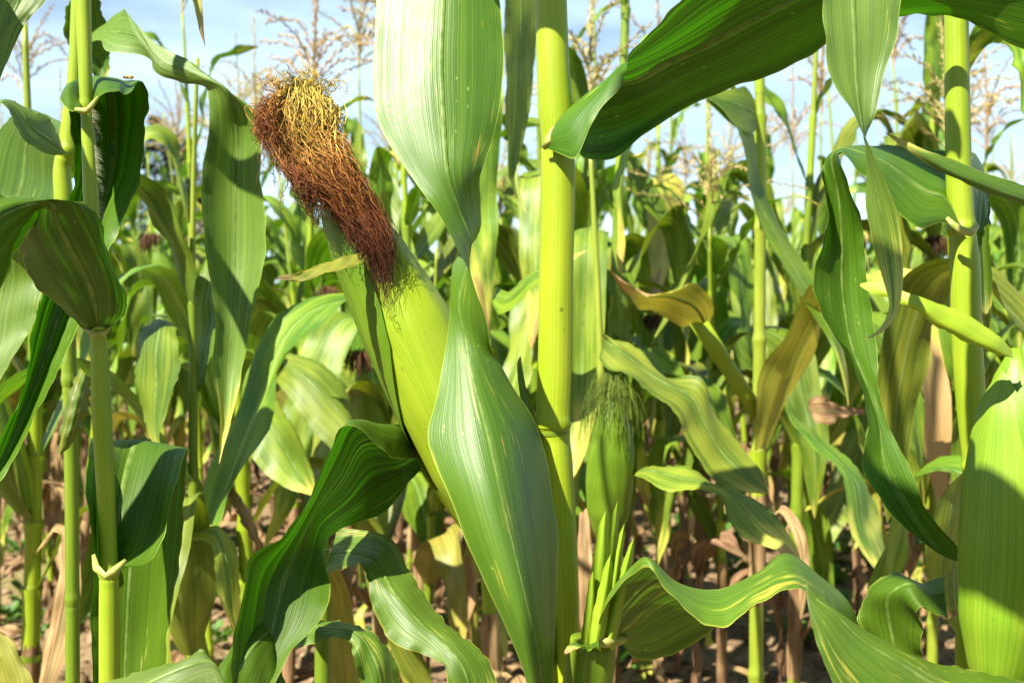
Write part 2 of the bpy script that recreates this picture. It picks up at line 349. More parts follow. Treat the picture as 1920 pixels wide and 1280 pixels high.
# ------------------------------------------------------------------ leaf / stalk / ear / tassel builders
def leaf_grid(L, W, e0, tc, tw, end=-88, keel=.35, twist=0., seed=0, nv=30, nu=7, side=0., ruf=.006, kind='leaf'):
    """leaf in local space: base at origin, growing toward +x, arching over at fraction tc"""
    r = np.random.default_rng(seed)
    t = np.linspace(0, 1, nv); s = np.clip((t - (tc - tw)) / (2 * tw), 0, 1); s = s * s * (3 - 2 * s)
    a = np.radians(e0 + (end - e0) * s + 7 * np.sin(t * 9 + r.uniform(0, 6)))
    b = np.radians(side) * t + .25 * np.sin(t * 4 + r.uniform(0, 6)) * t
    ds = L / (nv - 1)
    T = np.stack([np.cos(a) * np.cos(b), np.cos(a) * np.sin(b), np.sin(a)], -1)
    C = np.concatenate([[[0, 0, 0]], np.cumsum(T[:-1] * ds, axis=0)])
    S = np.stack([-np.sin(b), np.cos(b), 0 * b], -1); U = np.cross(T, S); 
    wd = W * np.minimum(1, (t / .22 + .28)) * np.clip(1 - t ** 2.4, 0, 1) ** .75 + .0006
    tw_ = np.radians(twist) * t ** 1.2 + .25 * np.sin(t * 7 + r.uniform(0, 6)) * t
    u = np.linspace(-1, 1, nu)
    kv = keel * (1 - .6 * t)
    offs = u[None, :, None] * S[:, None] + (np.abs(u)[None, :] * kv[:, None])[..., None] * (-1 * -U[:, None])
    cs, sn = np.cos(tw_)[:, None, None], np.sin(tw_)[:, None, None]
    y = (offs * S[:, None]).sum(-1, keepdims=True); z = (offs * U[:, None]).sum(-1, keepdims=True)
    offs = S[:, None] * (y * cs - z * sn) + U[:, None] * (y * sn + z * cs)
    g = C[:, None] + offs * (wd / 2)[:, None, None]
    return ruffle(g, ruf, seed, 3 + seed % 3)

def leaf_mesh(g, mat, name='leaf'):
    uv, uvn = grid_uv(g); nv, nu, _ = g.shape
    return mesh(name, g.reshape(-1, 3), gridfaces(nv, nu), mat, uv, uvn)

def tube_mesh(path, rad, mat, nu=14, name='stalk', cap=True, groove=0.0, flat=1.0):
    path = np.asarray(path, float); rad = np.asarray(rad, float); n = len(path)
    T = np.gradient(path, axis=0); T /= np.linalg.norm(T, axis=1, keepdims=True) + 1e-9
    ref = np.array([0, 1, 0.]) if abs(T[n // 2][1]) < .8 else np.array([1., 0, 0])
    S = np.cross(T, ref); S /= np.linalg.norm(S, axis=1, keepdims=True); U = np.cross(S, T)
    a = np.linspace(0, 2 * np.pi, nu, endpoint=False)
    prof = 1 + groove * np.cos(a * 7)
    ring = (np.cos(a) * prof)[None, :, None] * S[:, None] + (np.sin(a) * prof * flat)[None, :, None] * U[:, None]
    V = (path[:, None] + ring * rad[:, None, None])
    # duplicate the seam so the uv closes
    V = np.concatenate([V, V[:, :1]], 1); L = np.concatenate([[0], np.cumsum(np.linalg.norm(np.diff(path, axis=0), axis=1))])
    uv = np.stack([np.broadcast_to(np.linspace(0, 1, nu + 1)[None], (n, nu + 1)), np.broadcast_to(L[:, None], (n, nu + 1))], -1).reshape(-1, 2)
    Fq = gridfaces(n, nu + 1); V = V.reshape(-1, 3); fs = [Fq]
    if cap:
        e = len(V); V = np.concatenate([V, path[:1], path[-1:]]); uv = np.concatenate([uv, [[0, 0], [0, L[-1]]]])
        j = np.arange(nu); k = (n - 1) * (nu + 1)
        fs.append(np.concatenate([np.stack([j + 1, j, np.full(nu, e)], -1), np.stack([k + j, k + j + 1, np.full(nu, e + 1)], -1)]))
    return mesh(name, V, fs, mat, uv)

def strands_mesh(paths, rads, cols, mat, name='silk', ns=3):
    """many thin tubes: paths (S,n,3), rads (S,n), cols (S,n,3)"""
    paths = np.asarray(paths); S, n, _ = paths.shape
    T = np.gradient(paths, axis=1); T /= np.linalg.norm(T, axis=2, keepdims=True) + 1e-9
    ref = np.array([.31, .83, .46]); A = np.cross(T, ref); A /= np.linalg.norm(A, axis=2, keepdims=True) + 1e-9; B = np.cross(T, A)
    a = np.linspace(0, 2 * np.pi, ns, endpoint=False)
    V = paths[:, :, None] + (np.cos(a)[None, None, :, None] * A[:, :, None] + np.sin(a)[None, None, :, None] * B[:, :, None]) * np.asarray(rads)[:, :, None, None]
    f0 = gridfaces(n, ns, closed=True); Fq = (f0[None] + (np.arange(S) * n * ns)[:, None, None]).reshape(-1, 4)
    C = np.broadcast_to(np.asarray(cols)[:, :, None], (S, n, ns, 3)).reshape(-1, 3)
    return mesh(name, V.reshape(-1, 3), Fq, mat, cols=C)

def frame(axis, hint=(0, -1, 0)):
    a = np.asarray(axis, float); a = a / np.linalg.norm(a); s = np.cross(a, hint); s /= np.linalg.norm(s); return a, s, np.cross(s, a)

def ear_profile(t): return np.interp(t, [0, .06, .2, .4, .6, .8, .92, 1], [.42, .62, .90, 1.0, .96, .74, .46, .12])

def husk_shell(base, tip, rmax, phi, span, extra, t0, t1, nv=34, nu=13, bend=None, seed=0):
    """one husk leaf wrapped round the ear axis"""
    base = np.asarray(base, float); tip = np.asarray(tip, float); a, s, u = frame(tip - base)
    t = np.linspace(t0, t1, nv); w = np.clip(1 - ((t - t0) / (t1 - t0)) ** 3.5, 0, 1) ** .6 * .96 + .04
    ph = phi + np.linspace(-.5, .5, nu)[None] * span * w[:, None]
    rr = ear_profile(np.clip(t, 0, 1))[:, None] * rmax + extra * (1 + .25 * np.sin(t * 5 + seed))[:, None] + .0006 * np.sin(ph * 9 + seed)
    ctr = base + (tip - base) * t[:, None]
    if bend is not None: ctr = ctr + np.sin(np.clip(t, 0, 1) * np.pi)[:, None] * np.asarray(bend)
    return ctr[:, None] + rr[..., None] * (np.cos(ph)[..., None] * u + np.sin(ph)[..., None] * s)

def make_ear(parent, base, tip, rmax, org, mats, shells=5, name='ear', phi0=.2, seed=0, bend=None):
    """ear: Empty-free part; the core husk is the part, further husk leaves its sub-parts"""
    base = np.asarray(base) - org; tip = np.asarray(tip) - org
    t = np.linspace(0, 1, 26); ctr = base + (tip - base) * t[:, None]
    if bend is not None: ctr = ctr + np.sin(t * np.pi)[:, None] * np.asarray(bend)
    core = obj(name, tube_mesh(ctr, ear_profile(t) * rmax, mats[0], 20, name), parent)
    for i in range(shells):
        g = husk_shell(base, tip, rmax, phi0 + i * 2.4, 3.0 - .12 * i, (.0010 + .0009 * i) * rmax / .03, -.02, 1.03 - .05 * i + .02 * (i % 2), bend=bend, seed=seed + i)
        obj('husk_leaf', leaf_mesh_h(g, mats[(i + 1) % len(mats)]), core)
    return core
def leaf_mesh_h(g, mat): return leaf_mesh(g, mat, 'husk_leaf')

def simple_silk(tip, axis, length, n, col0, col1, seed, spread=.012, rad=.0005):
    r = np.random.default_rng(seed); a, s, u = frame(axis); k = 9; t = np.linspace(0, 1, k)
    ph = r.uniform(0, 6.28, n); out = r.uniform(.2, 1, n) * spread * 2.2; ln = length * r.uniform(.25, 1, n)
    d = np.cos(ph)[:, None] * s + np.sin(ph)[:, None] * u
    st = np.asarray(tip) + d * (r.uniform(0, .5, n) * spread)[:, None]
    p = st[:, None] + a * (np.sin(t * 2.2)[None, :, None] * (ln * .55)[:, None, None]) + d[:, None] * (t[None, :] ** .7 * out[:, None])[..., None]
    p = p + np.array([0, 0, -1.]) * (t[None] ** 2.2 * ln[:, None] * .9)[..., None] + r.normal(0, .0012, p.shape) * t[None, :, None]
    c = np.asarray(col0) * (1 - t)[None, :, None] + np.asarray(col1) * t[None, :, None]; c = c * r.uniform(.6, 1.3, (n, 1, 1))
    return strands_mesh(p, np.full((n, k), rad), c, M['silk'])

def spikelet_branch(pts, mat, name, n=22, size=.009, seed=0, r0=.0019):
    """an axis with overlapping spikelets"""
    r = np.random.default_rng(seed); pts = np.asarray(pts, float)
    ax = spline(pts, np.linspace(0, 1, 10)); V = []; Fc = []; o = 0
    T = np.gradient(ax, axis=0); T /= np.linalg.norm(T, axis=1, keepdims=True)
    a = np.linspace(0, 2 * np.pi, 4, endpoint=False)
    for i in range(10):
        A = np.cross(T[i], [.3, .8, .5]); A /= np.linalg.norm(A); B = np.cross(T[i], A)
        V.append(ax[i] + (np.cos(a)[:, None] * A + np.sin(a)[:, None] * B) * r0 * (1 - .6 * i / 9))
    V = [np.concatenate(V)]; Fc.append(gridfaces(10, 4, True)); o = 40; tri = []
    for i in range(n):
        f = .12 + .88 * i / n; c = spline(pts, np.array([f]))[0]; k = int(f * 9); t = T[k]
        q = r.normal(size=3); q -= t * (q @ t); q /= np.linalg.norm(q); d = t * .85 + q * .5; d /= np.linalg.norm(d)
        A = np.cross(d, q); s = size * r.uniform(.8, 1.2); c = c + q * .0012
        V.append(np.array([c, c + d * s * .45 + A * s * .17, c + d * s * .45 + q * s * .17, c + d * s * .45 - A * s * .17, c + d * s * .45 - q * s * .12, c + d * s]))
        tri += [(o, o+1, o+2), (o, o+2, o+3), (o, o+3, o+4), (o, o+4, o+1), (o+5, o+2, o+1), (o+5, o+3, o+2), (o+5, o+4, o+3), (o+5, o+1, o+4)]; o += 6
    return mesh(name, np.concatenate(V), [Fc[0], np.array(tri)], mat, smooth=False)

def tassel_parts(parent, top, h, seed, mat, nb=11, spread=1.0):
    """tassel part with its branches as sub-parts"""
    r = np.random.default_rng(seed); top = np.asarray(top, float)
    sp = obj('tassel', spikelet_branch([top, top + [.003, 0, h * .4], top + [r.normal(0, .012), r.normal(0, .012), h]], mat, 'tassel', 70, .014, seed, .0032), parent)
    for i in range(nb):
        z0 = h * (.02 + .34 * i / nb); az = i * 2.4 + r.normal(0, .3); e = r.uniform(35, 68); L = h * r.uniform(.42, .66)
        d = np.array([math.cos(az), math.sin(az), 0]); e = R(e)
        b0 = top + [0, 0, z0]; b1 = b0 + (d * math.cos(e) * spread + [0, 0, math.sin(e)]) * L * .5
        b2 = b1 + (d * math.cos(e - .5) * spread + [0, 0, math.sin(e - r.uniform(.2, 1.3))]) * L * .5
        obj('tassel_branch', spikelet_branch([b0, b1, b2], mat, 'tassel_branch', 30, .013, seed * 31 + i), sp)
    return sp

def stalk_profile(h, r0, nodes, top_r=.35, n=46, lean=(0, 0), wob=.012, seed=0):
    rr = np.random.default_rng(seed); z = np.unique(np.concatenate([np.linspace(0, h, n)] + [[q - .012, q - .004, q, q + .003, q + .012] for q in nodes if .02 < q < h - .02]))
    f = z / h; rad = r0 * (1 - (1 - top_r) * f ** 1.4)
    for q in nodes: rad = rad * (1 + .22 * np.exp(-((z - q) / .006) ** 2)) * (1 - .05 * np.exp(-((z - q - .014) / .008) ** 2))
    p = np.stack([lean[0] * z + wob * np.sin(f * 5 + rr.uniform(0, 6)) * f, lean[1] * z + wob * np.sin(f * 4 + rr.uniform(0, 6)) * f, z], -1)
    return p, rad

def generic_plant(name, loc, label, seed, h=1.75, tassel=True, group=None, nleaf=9, leaf_top=1.32, r0=.011, az0=None, ear=True, fine=True, skip=(), lscale=1.0, tmat=None, upright=None):
    """a whole maize plant in code: stalk, leaves with sheaths, ear and tassel"""
    r = np.random.default_rng(seed); root = empty(name, loc, label, 'maize plant', group)
    nodes = np.linspace(.06, leaf_top, nleaf) * r.uniform(.97, 1.03); lean = (r.normal(0, .025), r.normal(0, .025)) if upright is None else upright
    p, rad = stalk_profile(h, r0, nodes, .32, 36, lean, .01, seed)
    obj('stalk', tube_mesh(p, rad, M['stalk'] if r.random() < .6 else M['stalk_bright'], 12), root)
    az = r.uniform(0, 6.28) if az0 is None else az0; dense = lscale != 1.0
    for i, z in enumerate(nodes):
        a = az + (i % 2) * np.pi + r.normal(0, .35); f = i / (nleaf - 1)
        at = np.array([np.interp(z, p[:, 2], p[:, k]) for k in range(3)]); rr_ = np.interp(z, p[:, 2], rad)
        if i in skip: continue
        if f < .34:
            if r.random() < .25: continue
            L, W, e0, tc, tw, end, m = r.uniform(.22, .5), r.uniform(.025, .05), r.uniform(-10, 60), r.uniform(.1, .4), .12, -88, M['b_leaf_dry'] if r.random() < .75 else M['b_leaf_yellow']
        elif f > .85: L, W, e0, tc, tw, end, m = r.uniform(.22, .36), .045, r.uniform(62, 80), r.uniform(.45, .9), .25, r.uniform(-80, 20), M['b_leaf']
        else:
            L = r.uniform(.45, .72) * lscale; W = r.uniform(.062, .088) * lscale; e0 = r.uniform(48, 74); tc = r.uniform(.18, .5); tw = r.uniform(.08, .22); end = r.uniform(-89, -55)
            m = r.choice(['leaf', 'leaf', 'leaf_pale', 'leaf_spotted']) if f > .45 else r.choice(['leaf', 'leaf_spotted', 'leaf_spotted', 'leaf_yellow']); m = M['b_' + m]
        g = leaf_grid(L, W, e0, tc, tw, end, r.uniform(.15, .45), r.normal(0, 60), int(seed * 97 + i), 34 if fine else 18, 7 if fine else 5, r.normal(0, 25), .007 if m is not M['b_leaf_dry'] else .014)
        c, s = math.cos(a), math.sin(a); g = g @ np.array([[c, s, 0], [-s, c, 0], [0, 0, 1.]]) + at + np.array([c, s, 0]) * rr_ * .8
        o = obj('leaf', leaf_mesh(g, m), root)
        if fine and f <= .25:
            zz = np.linspace(max(z - .06, .0), z + .10, 7); q = np.stack([np.interp(zz, p[:, 2], p[:, k]) for k in range(3)], -1)
            obj('dry_sheath', tube_mesh(q, np.interp(zz, p[:, 2], rad) * np.array([1.1, 1.25, 1.2, 1.3, 1.2, 1.35, 1.15]), M['b_leaf_dry'], 9, 'dry_sheath', cap=False), o)
        if fine and f > .25:  # the sheath clasping the stalk below the blade
            zz = np.linspace(max(z - .13, .02), z, 8); q = np.stack([np.interp(zz, p[:, 2], p[:, k]) for k in range(3)], -1)
            obj('sheath', tube_mesh(q, np.interp(zz, p[:, 2], rad) * np.linspace(1.06, 1.22, 8), M['stalk_bright' if r.random() < .5 else 'stalk_green'], 12, 'sheath', cap=False), o)
    if ear:
        z = nodes[nleaf // 2] + .02; a = az + (nleaf // 2 % 2) * np.pi; d = np.array([math.cos(a), math.sin(a), 0])
        at = np.array([np.interp(z, p[:, 2], p[:, k]) for k in range(3)]); b = at + d * .012; tp = b + d * .07 + [0, 0, .20]
        e = make_ear(root, b, tp, .026, np.zeros(3), [M['husk'], M['husk_dark']], 2, seed=seed)
        brown = r.random() < .7
        obj('silk', simple_silk(tp, tp - b, .05, 110, (.20, .10, .04) if brown else (.25, .30, .07), (.08, .035, .018) if brown else (.35, .38, .10), seed, rad=.0007), e)
    if tassel: tassel_parts(root, p[-1], r.uniform(.28, .36) if tassel is True else tassel, seed, M['tassel'] if tmat is None and r.random() < .6 else M[tmat or 'tassel_y'], 13 if fine else 9)
    return root

def copy_tree(o, parent=None):
    c = o.copy(); COL.objects.link(c); c.parent = parent
    for ch in list(o.children): copy_tree(ch, c)
    return c

# traced foreground leaf: rows of (x, y, d) points across, from base to tip
def traced(parent, rows, mat, seed=0, rib=True, nu=15, nv=84, ruf=.0016, name='leaf', ribw=.0019, droop=None):
    org = np.array(parent.location if parent.parent is None else parent.parent.location)
    pts = np.array([[P(*q) for q in row] for row in rows])
    if pts.shape[1] == 2: pts = np.stack([pts[:, 0], pts.mean(1), pts[:, 1]], 1)
    g = ruffle(ribbon(pts, nu, nv), ruf, seed, 5) - org
    o = obj(name, leaf_mesh(g, mat, name), parent)
    if rib:
        c = g[:, nu // 2]; n = gnormals(g)[:, nu // 2]; s = g[:, nu // 2 + 1] - g[:, nu // 2 - 1]; wloc = np.linalg.norm(s, axis=1); s = s / (wloc[:, None] + 1e-9)
        f = np.linspace(0, 1, nv); wd = np.minimum(ribw * (1.25 - f) , wloc * .35 + 1e-4)
        k = np.linspace(0, 2 * np.pi, 8, endpoint=False)
        V = c[:, None] + np.cos(k)[None, :, None] * s[:, None] * wd[:, None, None] + np.sin(k)[None, :, None] * n[:, None] * (wd * .22)[:, None, None]
        e = nv - 6; obj('midrib', mesh('midrib', V[:e].reshape(-1, 3), gridfaces(e, 8, True), M['midrib']), o)
    return o

def traced_stalk(parent, st, mat, nodes=(), nu=28, name='stalk', flat=1.0):
    """st: (x, y, half width px, d) from top to bottom"""
    org = np.array(parent.location); st = np.array(st, float); yy = st[:, 1]
    y = np.unique(np.concatenate([np.linspace(yy[0], yy[-1], 90)] + [np.linspace(q - 28, q + 28, 25) for q in nodes])); y = y[(y >= yy[0]) & (y <= yy[-1])]
    t = (yy - yy[0]) / (yy[-1] - yy[0]); s = spline(st[:, [0, 2, 3]], (y - yy[0]) / (yy[-1] - yy[0]), t)
    p = np.array([P(a, b, c) for a, b, c in zip(s[:, 0], y, s[:, 2])]) - org; rad = s[:, 1] / F * s[:, 2]
    for q in nodes: rad = rad * (1 + .13 * np.exp(-((y - q + 8) / 9.) ** 2) - .06 * np.exp(-((y - q - 6) / 3.) ** 2) - .04 * np.exp(-((y - q - 22) / 12.) ** 2))
    return obj(name, tube_mesh(p[::-1], rad[::-1], mat, nu, name, groove=.004, flat=flat), parent)

def hairs(parent, pts, dirs, ln, seed=0, rad=.00006, name='hairs'):
    r = np.random.default_rng(seed); pts = np.asarray(pts); dirs = np.asarray(dirs, float); n = len(pts); k = 4; t = np.linspace(0, 1, k)
    d = dirs + r.normal(0, .25, (n, 3)); d /= np.linalg.norm(d, axis=1, keepdims=True); l = ln * r.uniform(.4, 1, n)
    p = pts[:, None] + d[:, None] * (t[None] * l[:, None])[..., None] + np.array([0, 0, -.3]) * (t[None] ** 2 * l[:, None])[..., None]
    o = obj(name, strands_mesh(p, np.broadcast_to(rad * (1 - .7 * t), (n, k)), np.full((n, k, 3), .5), M['hair'], name), parent); o['kind'] = 'stuff'
    return o

def base_of(x, d): q = P(x, 640, d); return (q[0], d, ground_h(q[0], d))


M['husk_mid'] = stalk_mat('maize_husk_mid', (.13, .27, .010), (.23, .35, .020), fq=120.0)
M['shoot'] = stalk_mat('young_husk', (.20, .34, .012), (.33, .45, .03), fq=40.0)
# ================================================================== foreground plants
def maize(x, d, label): return empty('maize_plant', base_of(x, d), label, 'maize plant')
def off(row_list, dd): return [[(a, b, c + dd) for a, b, c in row] for row in row_list]

# ---------------- centre plant: thick yellow-green stalk, long ear with silk, twisted hanging leaf
C = maize(1050, .78, 'large maize plant with thick yellow-green stalk and silky leaning ear in the centre')
org = np.array(C.location)
M['stalk_main'] = stalk_mat('maize_stalk_main', (.255, .355, .009), (.365, .44, .020), spot=[(tuple(P(1052, 580, .768) - org), .0022), (tuple(P(1053, 592, .768) - org), .0014), (tuple(P(1057, 618, .768) - org), .0010)])
traced_stalk(C, [(1020, -1500, 14, .80), (1025, -800, 22, .79), (1033, -200, 29, .785), (1033, 0, 30, .782), (1039, 150, 31, .78), (1043, 215, 32, .78), (1045, 262, 30, .78), (1047, 330, 30, .78)], M['stalk_main'], name='stalk')
traced_stalk(C, [(1046, 262, 29, .779), (1048, 300, 30, .779), (1047, 420, 30, .779), (1045, 520, 30, .779), (1042, 700, 30, .779), (1039, 770, 30, .779), (1038, 795, 30, .779), (1040, 812, 29, .779), (1043, 850, 29, .779), (1049, 920, 28, .779), (1058, 1060, 26, .779), (1062, 1280, 25, .779), (1062, 1800, 24, .78), (1050, 2540, 26, .78)], M['stalk_main'], nodes=(805, 1420, 2050), name='lower_stalk')
def open_sheath(parent, st, mat, a0, a1, grow=1.0, name='sheath', nu=30, nv=60):
    st = np.array(st, float); y = np.linspace(st[0, 1], st[-1, 1], nv); x = np.interp(y, st[:, 1], st[:, 0]); hw = np.interp(y, st[:, 1], st[:, 2]); d = np.interp(y, st[:, 1], st[:, 3])
    a = np.radians(np.linspace(a0, a1, nu)); ctr = np.array([P(p_, q_, s_) for p_, q_, s_ in zip(x, y, d)]) - np.array(parent.location if parent.parent is None else parent.parent.location)
    r_ = (hw / F * d)[:, None] * (grow + .006 * np.cos(a * 9)[None])
    return obj(name, leaf_mesh(ctr[:, None] + np.stack([np.cos(a)[None] * r_, np.sin(a)[None] * r_, 0 * r_], -1), mat, name), parent)
c1 = traced(C, [
 [(1021, 276, .764), (1024, 262, .762), (1040, 245, .778), (1062, 238, .80), (1078, 262, .80)],
 [(1050, 288, .752), (1042, 235, .758), (1055, 222, .785), (1078, 240, .81), (1086, 285, .81)],
 [(1077, 298, .742), (1062, 213, .755), (1080, 205, .795), (1100, 240, .825), (1100, 297, .825)],
 [(1098, 258, .738), (1100, 178, .755), (1118, 180, .80), (1135, 230, .835), (1150, 298, .835)],
 [(1116, 212, .738), (1135, 150, .757), (1155, 160, .80), (1185, 215, .838), (1205, 256, .84)],
 [(1163, 163, .742), (1163, 124, .76), (1195, 150, .80), (1240, 185, .83), (1282, 205, .84)],
 [(1183, 110, .75), (1205, 105, .775), (1250, 120, .80), (1310, 150, .82), (1370, 168, .83)],
 [(1228, 50, .745), (1275, 60, .77), (1330, 85, .79), (1400, 110, .805), (1450, 140, .815)],
 [(1285, -15, .735), (1360, 5, .76), (1420, 35, .775), (1480, 65, .79), (1530, 96, .80)],
 [(1390, -75, .735), (1460, -40, .752), (1515, -10, .765), (1560, 25, .778), (1590, 52, .79)],
 [(1560, -70, .745), (1610, -45, .752), (1640, -15, .762), (1670, 15, .772), (1690, 34, .782)],
 [(1760, -60, .745), (1770, -40, .748), (1780, -15, .752), (1785, 10, .760), (1800, 32, .768)],
 [(1950, -60, .74), (1945, -30, .742), (1935, 0, .748), (1925, 40, .756), (1910, 90, .765)],
 [(2150, -10, .73), (2130, 20, .735), (2110, 50, .74), (2090, 90, .75), (2080, 130, .76)],
 [(2330, 160, .72), (2325, 165, .72), (2320, 170, .72), (2315, 175, .72), (2310, 180, .72)]], M['leaf_front'], 3, nu=21, nv=120)
open_sheath(c1, [(1047, 280, 32.5, .779), (1048, 320, 33.5, .779), (1047, 420, 33.5, .779), (1045, 520, 33.5, .779), (1042, 700, 33.5, .779), (1039, 770, 33.2, .779), (1038, 784, 34.5, .779), (1038, 793, 36, .779), (1038, 801, 34, .779)], M['stalk_main'], -318, -38, 1.02)
obj('collar', tube_mesh(np.array([P(1020, 278, .763), P(1030, 264, .758), P(1040, 246, .762), P(1060, 222, .775)]) - org, np.array([.0018, .003, .0034, .0015]), M['collar'], 8, 'collar', flat=.6), c1)
c2 = traced(C, [
 [(1030, -330, .775), (1035, -345, .785), (1042, -330, .795)],
 [(965, -420, .775), (990, -440, .79), (1015, -430, .81)],
 [(850, -430, .78), (905, -450, .80), (960, -430, .82)],
 [(745, -330, .80), (840, -350, .806), (930, -320, .82)],
 [(712, -160, .792), (830, -170, .784), (922, -150, .80)],
 [(708, 0, .779), (831, 0, .767), (936, 0, .782)],
 [(700, 110, .764), (827, 110, .753), (944, 100, .770)],
 [(714, 240, .746), (833, 240, .738), (927, 250, .752)],
 [(772, 332, .733), (840, 328, .729), (903, 328, .742)],
 [(838, 430, .710), (866, 405, .733), (904, 386, .755)],
 [(864, 482, .701), (881, 448, .735), (902, 425, .766)],
 [(889, 528, .699), (878, 487, .736), (882, 460, .770)],
 [(905, 565, .705), (868, 522, .738), (852, 490, .768)],
 [(917, 610, .718), (860, 566, .740), (842, 522, .762)],
 [(921, 655, .736), (873, 636, .737), (839, 602, .750)],
 [(947, 697, .745), (888, 710, .726), (826, 710, .736)],
 [(1006, 790, .757), (915, 810, .710), (804, 818, .723)],
 [(1031, 900, .760), (940, 918, .695), (838, 915, .708)],
 [(1044, 1020, .757), (965, 1028, .686), (877, 1022, .698)],
 [(1044, 1130, .742), (988, 1130, .680), (922, 1126, .690)],
 [(1038, 1250, .712), (1012, 1245, .678), (976, 1242, .688)],
 [(1026, 1400, .70), (1018, 1390, .69), (1005, 1390, .695)],
 [(1012, 1500, .69), (1010, 1500, .69), (1008, 1500, .69)]], M['leaf_rust'], 5, nu=21, nv=140, ruf=.0010)
# next leaf up on the right, above the picture: it shades the blade below it
def leaf_world(parent, cen, wd, mat, seed, up):
    cen = np.array(cen); T = np.gradient(cen, axis=0); T /= np.linalg.norm(T, axis=1, keepdims=True); S = np.cross(T, up); S /= np.linalg.norm(S, axis=1, keepdims=True)
    w_ = np.array(wd)[:, None]; rows = np.stack([cen - S * w_, cen, cen + S * w_], 1); gr = ruffle(ribbon(rows, 13, 60), .0015, seed, 5) - np.array(parent.location)
    return obj('leaf', leaf_mesh(gr, mat), parent)
sv = np.array(SUN)
leaf_world(C, [P(1026, -560, .79), P(1040, -600, .78), P(1105, 245, .82) + sv * .235, P(1200, 235, .835) + sv * .24, P(1320, 180, .83) + sv * .25, P(1440, 135, .81) + sv * .26, P(1560, 60, .78) + sv * .27, P(1700, 60, .76) + sv * .25, P(1760, 160, .76) + sv * .2], [.006, .010, .014, .016, .018, .018, .016, .012, .001], M['leaf'], 77, SUN)
obj('node', tube_mesh(np.array([P(1038, 816, .779), P(1038, 811, .779), P(1038, 806, .779), P(1038, 801, .779)]) - org, np.array([29, 30.5, 30.5, 29]) / F * .779, M['stalk_green'], 24, 'node', cap=False), C)
# left lower leaf, arching over and hanging down
traced(C, [
 [(1030, 830, .79), (1035, 815, .80), (1040, 825, .81), (1045, 850, .815)],
 [(900, 830, .845), (895, 780, .855), (900, 810, .87), (905, 860, .88)],
 [(800, 852, .83), (790, 798, .84), (800, 840, .865), (812, 862, .875)],
 [(765, 860, .782), (768, 794, .805), (780, 850, .84), (797, 868, .85)],
 [(715, 846, .742), (715, 793, .775), (742, 870, .80), (768, 905, .81)],
 [(655, 798, .72), (665, 795, .75), (692, 880, .79), (718, 962, .80)],
 [(610, 850, .715), (630, 860, .74), (650, 930, .77), (652, 983, .79)],
 [(582, 930, .71), (590, 935, .73), (600, 980, .75), (614, 1012, .77)],
 [(532, 1010, .712), (552, 1006, .735), (582, 1030, .75), (610, 1050, .755)],
 [(472, 1038, .70), (512, 1075, .725), (560, 1085, .735), (620, 1105, .735)],
 [(448, 1140, .69), (492, 1150, .715), (545, 1150, .72), (602, 1160, .72)],
 [(436, 1230, .68), (480, 1235, .70), (512, 1235, .705), (545, 1225, .705)],
 [(440, 1330, .67), (460, 1335, .68), (475, 1335, .68), (490, 1330, .68)],
 [(450, 1400, .67), (452, 1400, .67), (454, 1400, .67), (456, 1400, .67)]], M['leaf_front'], 8, nu=19, nv=100)
# the ear
eb, et = P(938, 1010, .80), P(618, 335, .785)
ear = make_ear(C, eb, et, .0285, org, [M['husk'], M['husk']], 5, phi0=.15, seed=3, bend=(.0055, -.004, 0))
obj('shank', tube_mesh(np.array([P(1035, 1290, .78), P(1010, 1200, .775), P(975, 1090, .795), P(938, 1010, .80)]) - org, np.array([.009, .011, .012, .013]), M['husk_dark'], 14, 'shank'), ear)
def shaded_side_husk():  # outer husk leaf; its darker green also paints in the ear's shaded side
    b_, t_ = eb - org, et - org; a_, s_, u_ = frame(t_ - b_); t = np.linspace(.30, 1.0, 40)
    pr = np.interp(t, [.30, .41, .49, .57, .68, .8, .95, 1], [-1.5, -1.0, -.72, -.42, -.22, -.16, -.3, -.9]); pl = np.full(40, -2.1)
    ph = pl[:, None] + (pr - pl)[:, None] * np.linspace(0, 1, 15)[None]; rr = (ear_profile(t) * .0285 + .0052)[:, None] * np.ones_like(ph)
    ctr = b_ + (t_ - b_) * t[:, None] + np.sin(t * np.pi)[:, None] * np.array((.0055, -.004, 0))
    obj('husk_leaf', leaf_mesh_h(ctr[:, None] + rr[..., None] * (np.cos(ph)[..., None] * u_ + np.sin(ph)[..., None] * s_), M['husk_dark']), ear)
shaded_side_husk()
traced(ear, off([[(692, 486, .72), (690, 470, .725)], [(660, 500, .705), (650, 480, .71)], [(610, 512, .69), (600, 496, .695)], [(560, 528, .68), (555, 512, .68)], [(520, 522, .675), (522, 518, .675)]], .037), M['leaf_yellow'], 4, rib=False, name='flag_leaf', ruf=.001, nu=7, nv=30)
traced(ear, off([[(618, 372, .728), (606, 335, .735)], [(590, 372, .712), (585, 338, .72)], [(570, 366, .705), (565, 346, .71)], [(553, 353, .70), (554, 350, .70)]], .037), M['leaf'], 4, rib=False, name='flag_leaf', ruf=.001, nu=7, nv=24)
traced(ear, [[(985, 800, .772), (1020, 870, .772)], [(972, 720, .772), (1005, 790, .772)], [(970, 680, .772), (985, 720, .772)], [(975, 668, .772), (977, 669, .772)]], M['leaf_pale'], 6, rib=False, name='husk_leaf', ruf=.0006, nu=7, nv=24)

